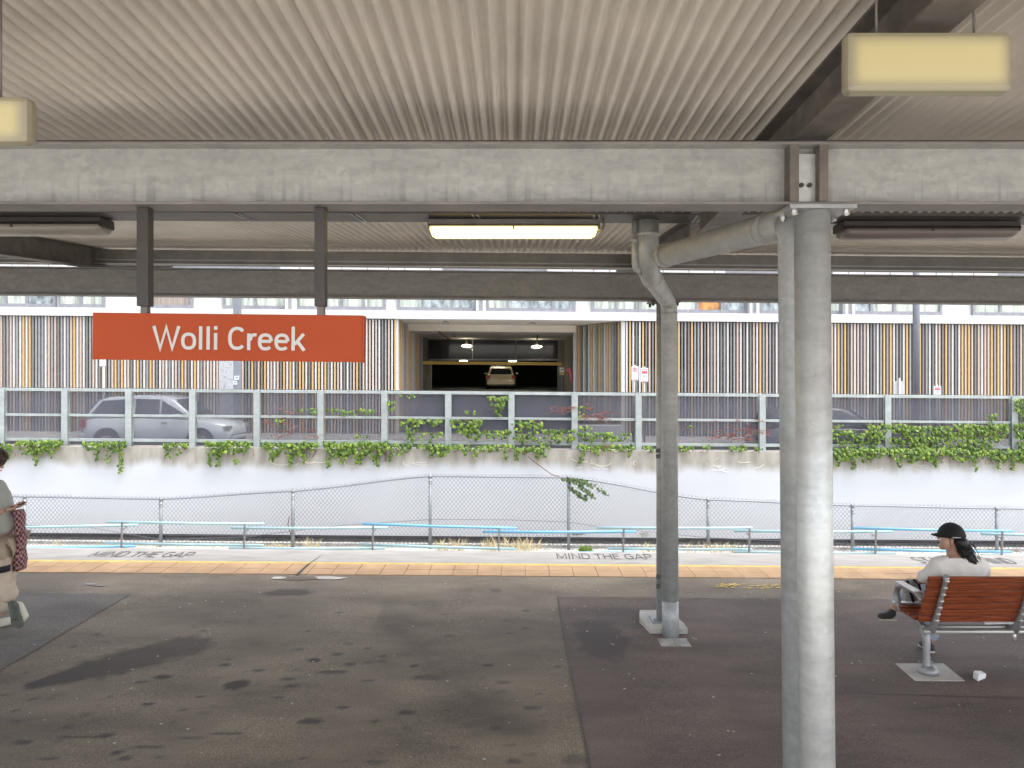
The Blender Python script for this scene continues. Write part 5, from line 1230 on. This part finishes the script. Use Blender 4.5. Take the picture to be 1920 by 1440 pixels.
# ================================================================== PEOPLE
def skel(name, verts, edges, mt, parent, sub=2, root=0, disp=0.0):
    me = bpy.data.meshes.new(name); org = origin_of(parent) if parent else Vector((0,0,0))
    me.from_pydata([tuple(Vector(v[:3]) - org) for v in verts], edges, [])
    o = bpy.data.objects.new(name, me); col.objects.link(o); o.parent = parent
    sk = o.modifiers.new('skin', 'SKIN'); sk.use_smooth_shade = True
    if not me.skin_vertices: 
        bpy.context.view_layer.objects.active = o
    for i, v in enumerate(verts):
        d_ = me.skin_vertices[0].data[i]
        r = v[3] if not isinstance(v[3], tuple) else v[3]
        d_.radius = (r, r) if not isinstance(r, tuple) else r
        d_.use_root = (i == root)
    ss = o.modifiers.new('sub', 'SUBSURF'); ss.levels = sub; ss.render_levels = sub
    me.materials.append(mt)
    if disp:
        tx_ = bpy.data.textures.new(name, 'CLOUDS'); tx_.noise_scale = 0.055; dp = o.modifiers.new('folds', 'DISPLACE'); dp.texture = tx_; dp.strength = disp; dp.mid_level = 0.5; dp.texture_coords = 'LOCAL'
    return o
def chain(pts, start=0):
    return pts, [(start+i, start+i+1) for i in range(len(pts)-1)]
def hand(parent, wrist, dirv, palmn, mt, side=1, curl=0.5):
    """palm with four fingers of different lengths and a thumb; each finger its own tapered chain rooted in the palm"""
    d_ = Vector(dirv).normalized(); n = Vector(palmn).normalized(); s = d_.cross(n).normalized()*side; w = Vector(wrist)
    V = []; E = []
    V.append((*w, 0.024)); V.append((*(w+d_*0.045), (0.036, 0.020))); V.append((*(w+d_*0.085), (0.036, 0.018))); E += [(0,1),(1,2)]
    skel('palm', V, E, mt, parent, 1)
    for k, (off, ln) in enumerate(((-0.030,0.070),(-0.010,0.080),(0.010,0.074),(0.029,0.058))):
        b = w+d_*0.08+s*off; q = [b]
        ang_ = 0.25
        dd = d_.copy()
        for j in range(3):
            ang_ = curl*(j+0.5)*0.8; dj = (d_*math.cos(ang_)+n*math.sin(ang_)).normalized(); q.append(q[-1]+dj*ln/3)
        skel('finger', [(*p, r) for p, r in zip(q, (0.0095,0.009,0.008,0.007))], [(0,1),(1,2),(2,3)], mt, parent, 1)
    b = w+d_*0.03-s*0.03
    q = [b, b-s*0.022+d_*0.025+n*0.006, b-s*0.026+d_*0.05+n*0.02, b-s*0.016+d_*0.07+n*0.028]
    skel('thumb', [(*p, r) for p, r in zip(q, (0.012,0.0115,0.010,0.008))], [(0,1),(1,2),(2,3)], mt, parent, 1)

# --- person seated on the bench, back to us, head turned to the left
fw = fz
pw = empty('person', (3.86, 6.5, fw), 'person seated on the bench, black cap, long black hair, pale top, legs crossed', 'person')
hd = Vector((3.80, 6.50, 1.075)); nk = Vector((3.845, 6.47, 0.935))
sh = Vector((3.85, 6.44, 0.84)); hp = Vector((3.87, 6.50, fw+0.53))
V = [(*hp,.12),(*(hp+Vector((-.01,-.04,.14))),.11),(*sh,.10),(*nk,.05),(*(hd+Vector((.01,0,-.05))),.07),(*(hd+Vector((0,0,.04))),.085),
     (3.66,6.46,.855,.062),(3.60,6.49,.74,.045),(3.615,6.66,.655,.035),(3.70,6.78,.66,.026),
     (4.03,6.46,.855,.062),(4.09,6.50,.74,.045),(4.05,6.66,.655,.035),(3.94,6.78,.66,.026),
     (3.78,6.60,fw+.52,.085),(3.755,6.93,fw+.55,.062),(3.60,6.95,fw+.40,.048),(3.50,6.93,fw+.33,.036),
     (3.94,6.62,fw+.50,.085),(3.86,6.93,fw+.47,.06),(3.80,6.83,fw+.26,.048),(3.775,6.74,fw+.10,.036)]
E = [(0,1),(1,2),(2,3),(3,4),(4,5),(2,6),(6,7),(7,8),(8,9),(2,10),(10,11),(11,12),(12,13),(0,14),(14,15),(15,16),(16,17),(0,18),(18,19),(19,20),(20,21)]
skel('body', V, E, M['skin'], pw)
# top: torso with sleeves a little larger than the body
V2 = [(*hp,.15),(*(hp+Vector((-.01,-.04,.14))),.14),(3.85,6.445,.80,.13),(3.848,6.455,.885,.075),
      (3.665,6.455,.85,.085),(3.605,6.48,.755,.070),(3.60,6.60,.69,.055),(4.03,6.455,.85,.085),(4.085,6.49,.755,.070),(4.07,6.60,.69,.055)]
skel('top', V2, [(0,1),(1,2),(2,3),(2,4),(4,5),(5,6),(2,7),(7,8),(8,9)], M['shirt'], pw, 2, 0, 0.032)
V3 = [(*hp,.135),(3.79,6.62,fw+.53,.105),(3.755,6.93,fw+.545,.078),(3.62,6.95,fw+.42,.074),(3.525,6.94,fw+.345,.064),
      (3.94,6.64,fw+.51,.105),(3.86,6.93,fw+.46,.078),(3.80,6.84,fw+.28,.074),(3.777,6.745,fw+.10,.068)]
skel('jeans', V3, [(0,1),(1,2),(2,3),(3,4),(0,5),(5,6),(6,7),(7,8)], M['jeans'], pw, 2, 0, 0.032)
skel('shoe', [(3.53,6.93,fw+.34,.040),(3.50,6.92,fw+.30,.045),(3.42,6.90,fw+.285,.040),(3.36,6.89,fw+.30,.026)], [(0,1),(1,2),(2,3)], M['shoe_dark'], pw)
MB().prism([(3.53,6.86),(3.53,6.96),(3.38,6.92),(3.37,6.87)], 'z', fw+.258, fw+.272).build('sole', M['shoe'], pw, bevel=0.006)
skel('shoe', [(3.775,6.73,fw+.08,.036),(3.775,6.76,fw+.045,.038),(3.775,6.86,fw+.04,.036),(3.775,6.93,fw+.035,.024)], [(0,1),(1,2),(2,3)], M['shoe_dark'], pw)
MB().box(3.748,3.802,6.73,6.925,fw+.010,fw+.026).build('sole', M['shoe'], pw, bevel=0.006)
hand(pw, (3.70,6.78,.66), (.6,.5,-.2), (0,.2,-1), M['skin'], 1, .6); hand(pw, (3.94,6.78,.66), (-.6,.5,-.2), (0,.2,-1), M['skin'], -1, .6)
# face towards the left: nose, ear, chin
fd_ = Vector((-0.80, 0.60, 0))
MB().ball(hd+fd_*0.088+Vector((0,0,-.005)), .016,.016,.022, 8, 6).build('nose', M['skin'], pw)
MB().ball(hd+Vector((-.030,-.078,-.02)), .012,.008,.028, 8, 6).build('ear', M['skin'], pw)
MB().ball(hd+fd_*0.055+Vector((0,0,-.085)), .035,.035,.028, 10, 6).build('chin', M['skin'], pw)
MB().ball(hd+Vector((-.062,-.035,-.035)), .040,.045,.060, 12, 8).build('cheek', M['skin'], pw)
MB().ball(hd+fd_*0.080+Vector((0,0,-.042)), .014,.014,.006, 8, 5).build('mouth', M['pink'], pw)
for s in (-1, 1): MB().ball(hd+fd_*0.080+Vector((.6,.8,0))*0.03*s+Vector((0,0,.018)), .009,.009,.006, 8, 5).build('eye', M['rubber'], pw)
cp = MB(); rings = []
for i in range(9):
    a = (math.pi/2)*i/8; r = math.cos(a); z = math.sin(a)
    rings.append([(hd.x+0.012+ .110*max(r,.01)*math.cos(t), hd.y+ .112*max(r,.01)*math.sin(t), hd.z+.015+.118*z) for t in [2*math.pi*k/24 for k in range(24)]])
cp.loft(rings, True, True); cap = cp.build('cap', M['black'], pw)
mb = MB(); u = fd_.normalized(); v_ = Vector((-u.y, u.x, 0)); pts = []
for j in range(9):
    a = -1.1+2.2*j/8; pts.append(hd+Vector((.012,0,.02))+u*(0.108*math.cos(a)+0.050*math.cos(a*1.3))+v_*0.10*math.sin(a))
inner = [hd+Vector((.012,0,.025))+u*0.10*math.cos(-1.1+2.2*j/8)+v_*0.10*math.sin(-1.1+2.2*j/8) for j in range(9)]
mb.loft([[Vector((p.x,p.y,p.z)) for p in inner], [Vector((p.x,p.y,p.z-0.012)) for p in pts]], False, True, False)
b_ = mb.build('brim', M['black'], cap); so = b_.modifiers.new('thick','SOLIDIFY'); so.thickness = 0.005
MB().box(hd.x-0.045,hd.x+0.025,hd.y-0.1135,hd.y-0.106,hd.z+.022,hd.z+.030).build('strap', M['cast'], cap)
skel('hair', [(hd.x+.03,hd.y-.055,hd.z+.03,.070),(hd.x+.035,hd.y-.065,hd.z-.05,.062),(hd.x+.08,hd.y-.085,hd.z-.09,.045),(hd.x+.125,hd.y-.10,hd.z-.16,.036),(hd.x+.155,hd.y-.11,hd.z-.22,.022),(hd.x+.17,hd.y-.11,hd.z-.245,.008),
   (hd.x+.10,hd.y-.11,hd.z-.20,.018),(hd.x+.10,hd.y-.115,hd.z-.26,.009),(hd.x+.14,hd.y-.08,hd.z-.03,.010),(hd.x+.175,hd.y-.08,hd.z-.07,.004)],
   [(0,1),(1,2),(2,3),(3,4),(4,5),(3,6),(6,7),(1,8),(8,9)], M['blackhair'], pw, 2)
rs = random.Random(31); st = MB()
for i in range(70):
    a = hd+Vector((rs.uniform(-.01,.10), -.10-rs.uniform(0,.02), rs.uniform(-.10,.0))); l = rs.uniform(.10,.20)
    st.tube([a, a+Vector((l*.35,-.01,-l*.5)), a+Vector((l*.55+rs.uniform(-.02,.02),-.015,-l))], [.004,.0035,.001], 3)
st.build('hair_strands', M['blackhair'], pw)
# bag strap / armrest light patch: pale bag beside the person
bg_ = empty('bag', (3.56, 6.66, fw+.56), 'pale grey-green bag with dark straps beside the seated person at the bench end', 'bag')
MB().prism([(3.50,.49),(3.63,.50),(3.625,.66),(3.56,.70),(3.505,.66)], 'y', 6.66, 6.74).map(lambda v: (v.x, v.y, v.z+fw)).build('bag_body', M['shirt2'], bg_, bevel=0.02)
MB().tube([(3.505,6.65,fw+.69),(3.53,6.645,fw+.60),(3.56,6.645,fw+.50)], .012, 6).build('strap', M['black'], bg_)
MB().tube([(3.56,6.65,fw+.70),(3.61,6.645,fw+.66),(3.63,6.645,fw+.56)], .010, 6).build('strap', M['black'], bg_)

# --- person at the left edge looking at a phone
fm = -K*(-5.05)
mx_, my_ = -4.97, 7.22
pm_ = empty('person', (mx_, my_, fm), 'person standing at the left edge with a phone, grey t-shirt, checked shirt at the waist', 'person')
hh = Vector((-5.05, 7.24, fm+1.585))
tx2 = mx_-.13
V = [(mx_,my_,fm+.92,.115),(mx_-.03,my_,fm+1.10,.110),(tx2,my_,fm+1.34,.115),(tx2+.02,my_,fm+1.44,.055),(hh.x-.01,hh.y,hh.z-.05,.070),(hh.x,hh.y,hh.z+.02,.085),
     (tx2,my_-.19,fm+1.36,.055),(tx2+.0,my_-.23,fm+1.09,.045),(mx_+.03,my_-.13,fm+1.12,.036),(mx_+.10,my_-.07,fm+1.155,.027),
     (tx2,my_+.19,fm+1.36,.055),(tx2+.0,my_+.23,fm+1.09,.045),(mx_+.03,my_+.10,fm+1.13,.036),(mx_+.11,my_+.03,fm+1.165,.027),
     (mx_,my_-.10,fm+.80,.075),(mx_+.085,my_-.08,fm+.47,.050),(mx_+.16,my_-.06,fm+.30,.034),
     (mx_,my_+.10,fm+.80,.085),(mx_-.01,my_+.10,fm+.47,.050),(mx_+.0,my_+.04,fm+.10,.036)]
E = [(0,1),(1,2),(2,3),(3,4),(4,5),(2,6),(6,7),(7,8),(8,9),(2,10),(10,11),(11,12),(12,13),(0,14),(14,15),(15,16),(0,17),(17,18),(18,19)]
skel('body', V, E, M['skin'], pm_)
V2 = [(mx_+.0,my_,fm+.88,.165),(mx_-.01,my_,fm+1.03,.160),(tx2+.01,my_,fm+1.30,.145),(tx2+.005,my_,fm+1.41,.075),
      (tx2,my_-.18,fm+1.35,.078),(tx2+.0,my_-.225,fm+1.19,.070),(tx2,my_+.18,fm+1.35,.078),(tx2+.0,my_+.225,fm+1.19,.070)]
skel('tshirt', V2, [(0,1),(1,2),(2,3),(2,4),(4,5),(2,6),(6,7)], M['shirt2'], pm_, 2, 0, 0.032)
skel('shorts', [(mx_+.0,my_,fm+.86,.158),(mx_+.02,my_-.09,fm+.80,.13),(mx_+.055,my_-.09,fm+.62,.115),(mx_+.01,my_+.09,fm+.80,.13),(mx_+.02,my_+.11,fm+.62,.115)], [(0,1),(1,2),(0,3),(3,4)], M['khaki'], pm_, 2, 0, 0.032)
skel('trousers', [(mx_+.02,my_,fm+.80,.12),(mx_+.055,my_-.09,fm+.64,.10),(mx_+.085,my_-.08,fm+.46,.092),(mx_+.165,my_-.06,fm+.27,.082),(mx_-.01,my_+.10,fm+.64,.10),(mx_-.01,my_+.10,fm+.46,.095),(mx_+.0,my_+.04,fm+.10,.090)],
   [(0,1),(1,2),(2,3),(0,4),(4,5),(5,6)], M['beige'], pm_, 2, 0, 0.036)
MB().tube([(mx_+.052,my_-.095,fm+.625),(mx_+.058,my_-.098,fm+.565)], [.102,.100], 20).build('leg_band', M['black'], pm_)
# raised shoe, its sole turned to us; planted shoe
skel('shoe', [(mx_+.20,my_-.07,fm+.28,.052),(mx_+.235,my_-.075,fm+.20,.060),(mx_+.26,my_-.07,fm+.12,.066),(mx_+.29,my_-.05,fm+.09,.052)], [(0,1),(1,2),(2,3)], M['shoe'], pm_)
s_ = MB(); prof = [(-.045,.24),(-.02,.262),(.02,.262),(.045,.235),(.050,.15),(.066,.06),(.055,.018),(.02,.004),(-.025,.01),(-.042,.06),(-.038,.15)]
s_.prism([(mx_+.222+a*1.05+ (0.26-b)*0.16, fm+.045+b*1.0) for a, b in prof], 'y', my_-.155, my_-.132); s_.build('sole', M['sole'], pm_, bevel=0.006)
skel('shoe', [(mx_-.02,my_-.02,fm+.07,.042),(mx_-.02,my_+.0,fm+.045,.048),(mx_+.04,my_+.08,fm+.04,.045),(mx_+.07,my_+.16,fm+.035,.030)], [(0,1),(1,2),(2,3)], M['shoe'], pm_)
# checked shirt tied round the waist, hanging at his right
m = MB(); rings = []
for i in range(13):
    t = i/12; z = fm+1.13-.58*t; xo = mx_+.140+.028*math.sin(min(1, t*1.6)*1.5)+.008*math.sin(t*17)
    rings.append([(xo-.03, my_+.0+.02*math.sin(t*6), z),(xo+.02, my_-.02, z),(xo+.033,my_+.04,z),(xo+.02,my_+.12,z),(xo-.03,my_+.12,z),(xo-.04,my_+.05,z)])
m.loft(rings, True, True); m.build('tied_shirt', M['plaid'], pm_)
hand(pm_, (mx_+.10,my_-.07,fm+1.155), (.9,.25,.2), (-.1,.1,1), M['skin'], 1, .7); hand(pm_, (mx_+.11,my_+.03,fm+1.165), (.9,-.2,.15), (-.1,-.1,1), M['skin'], -1, .7)
hr = MB(); hr.ball(hh+Vector((.005,0,.055)), .115,.110,.095, 20, 12); hr.map(lambda v: v + Vector((mnoise.noise(v*28), mnoise.noise(v*28+Vector((9,0,0))), mnoise.noise(v*28+Vector((0,9,0)))))*0.014); hr.build('hair', M['brownhair'], pm_)
curl = MB(); rs = random.Random(12)
for i in range(160):
    a = rs.uniform(0, 6.28); e = rs.uniform(-.1, 1.4); c = hh+Vector((.005,0,.055))+Vector((math.cos(a)*math.cos(e)*.115, math.sin(a)*math.cos(e)*.11, math.sin(e)*.095))
    curl.ball(c, .016,.016,.014, 6, 4)
curl.build('curls', M['brownhair'], pm_)
MB().ball(hh+Vector((.090,0,-.03)), .016,.012,.018, 8, 6).build('nose', M['skin'], pm_)
for s in (-1, 1):
    MB().ball(hh+Vector((.0,s*.083,-.02)), .016,.010,.028, 8, 6).build('ear', M['skin'], pm_)
    MB().ball(hh+Vector((.080,s*.032,.0)), .007,.009,.007, 8, 5).build('eye', M['rubber'], pm_)
MB().ball(hh+Vector((.078,0,-.065)), .010,.020,.006, 8, 5).build('mouth', M['pink'], pm_)
ph = empty('phone', (mx_+.20, my_-.03, fm+1.19), 'dark phone held in both hands by the person at the left edge', 'phone')
t = MB().box(-.07,.07,-.036,.036,-.004,.004); t.map(lambda v: (mx_+.195+v.x*.93-v.z*.35, my_-.03+v.y, fm+1.195+v.x*.30+v.z*.93)).build('case', M['black'], ph, bevel=0.003)
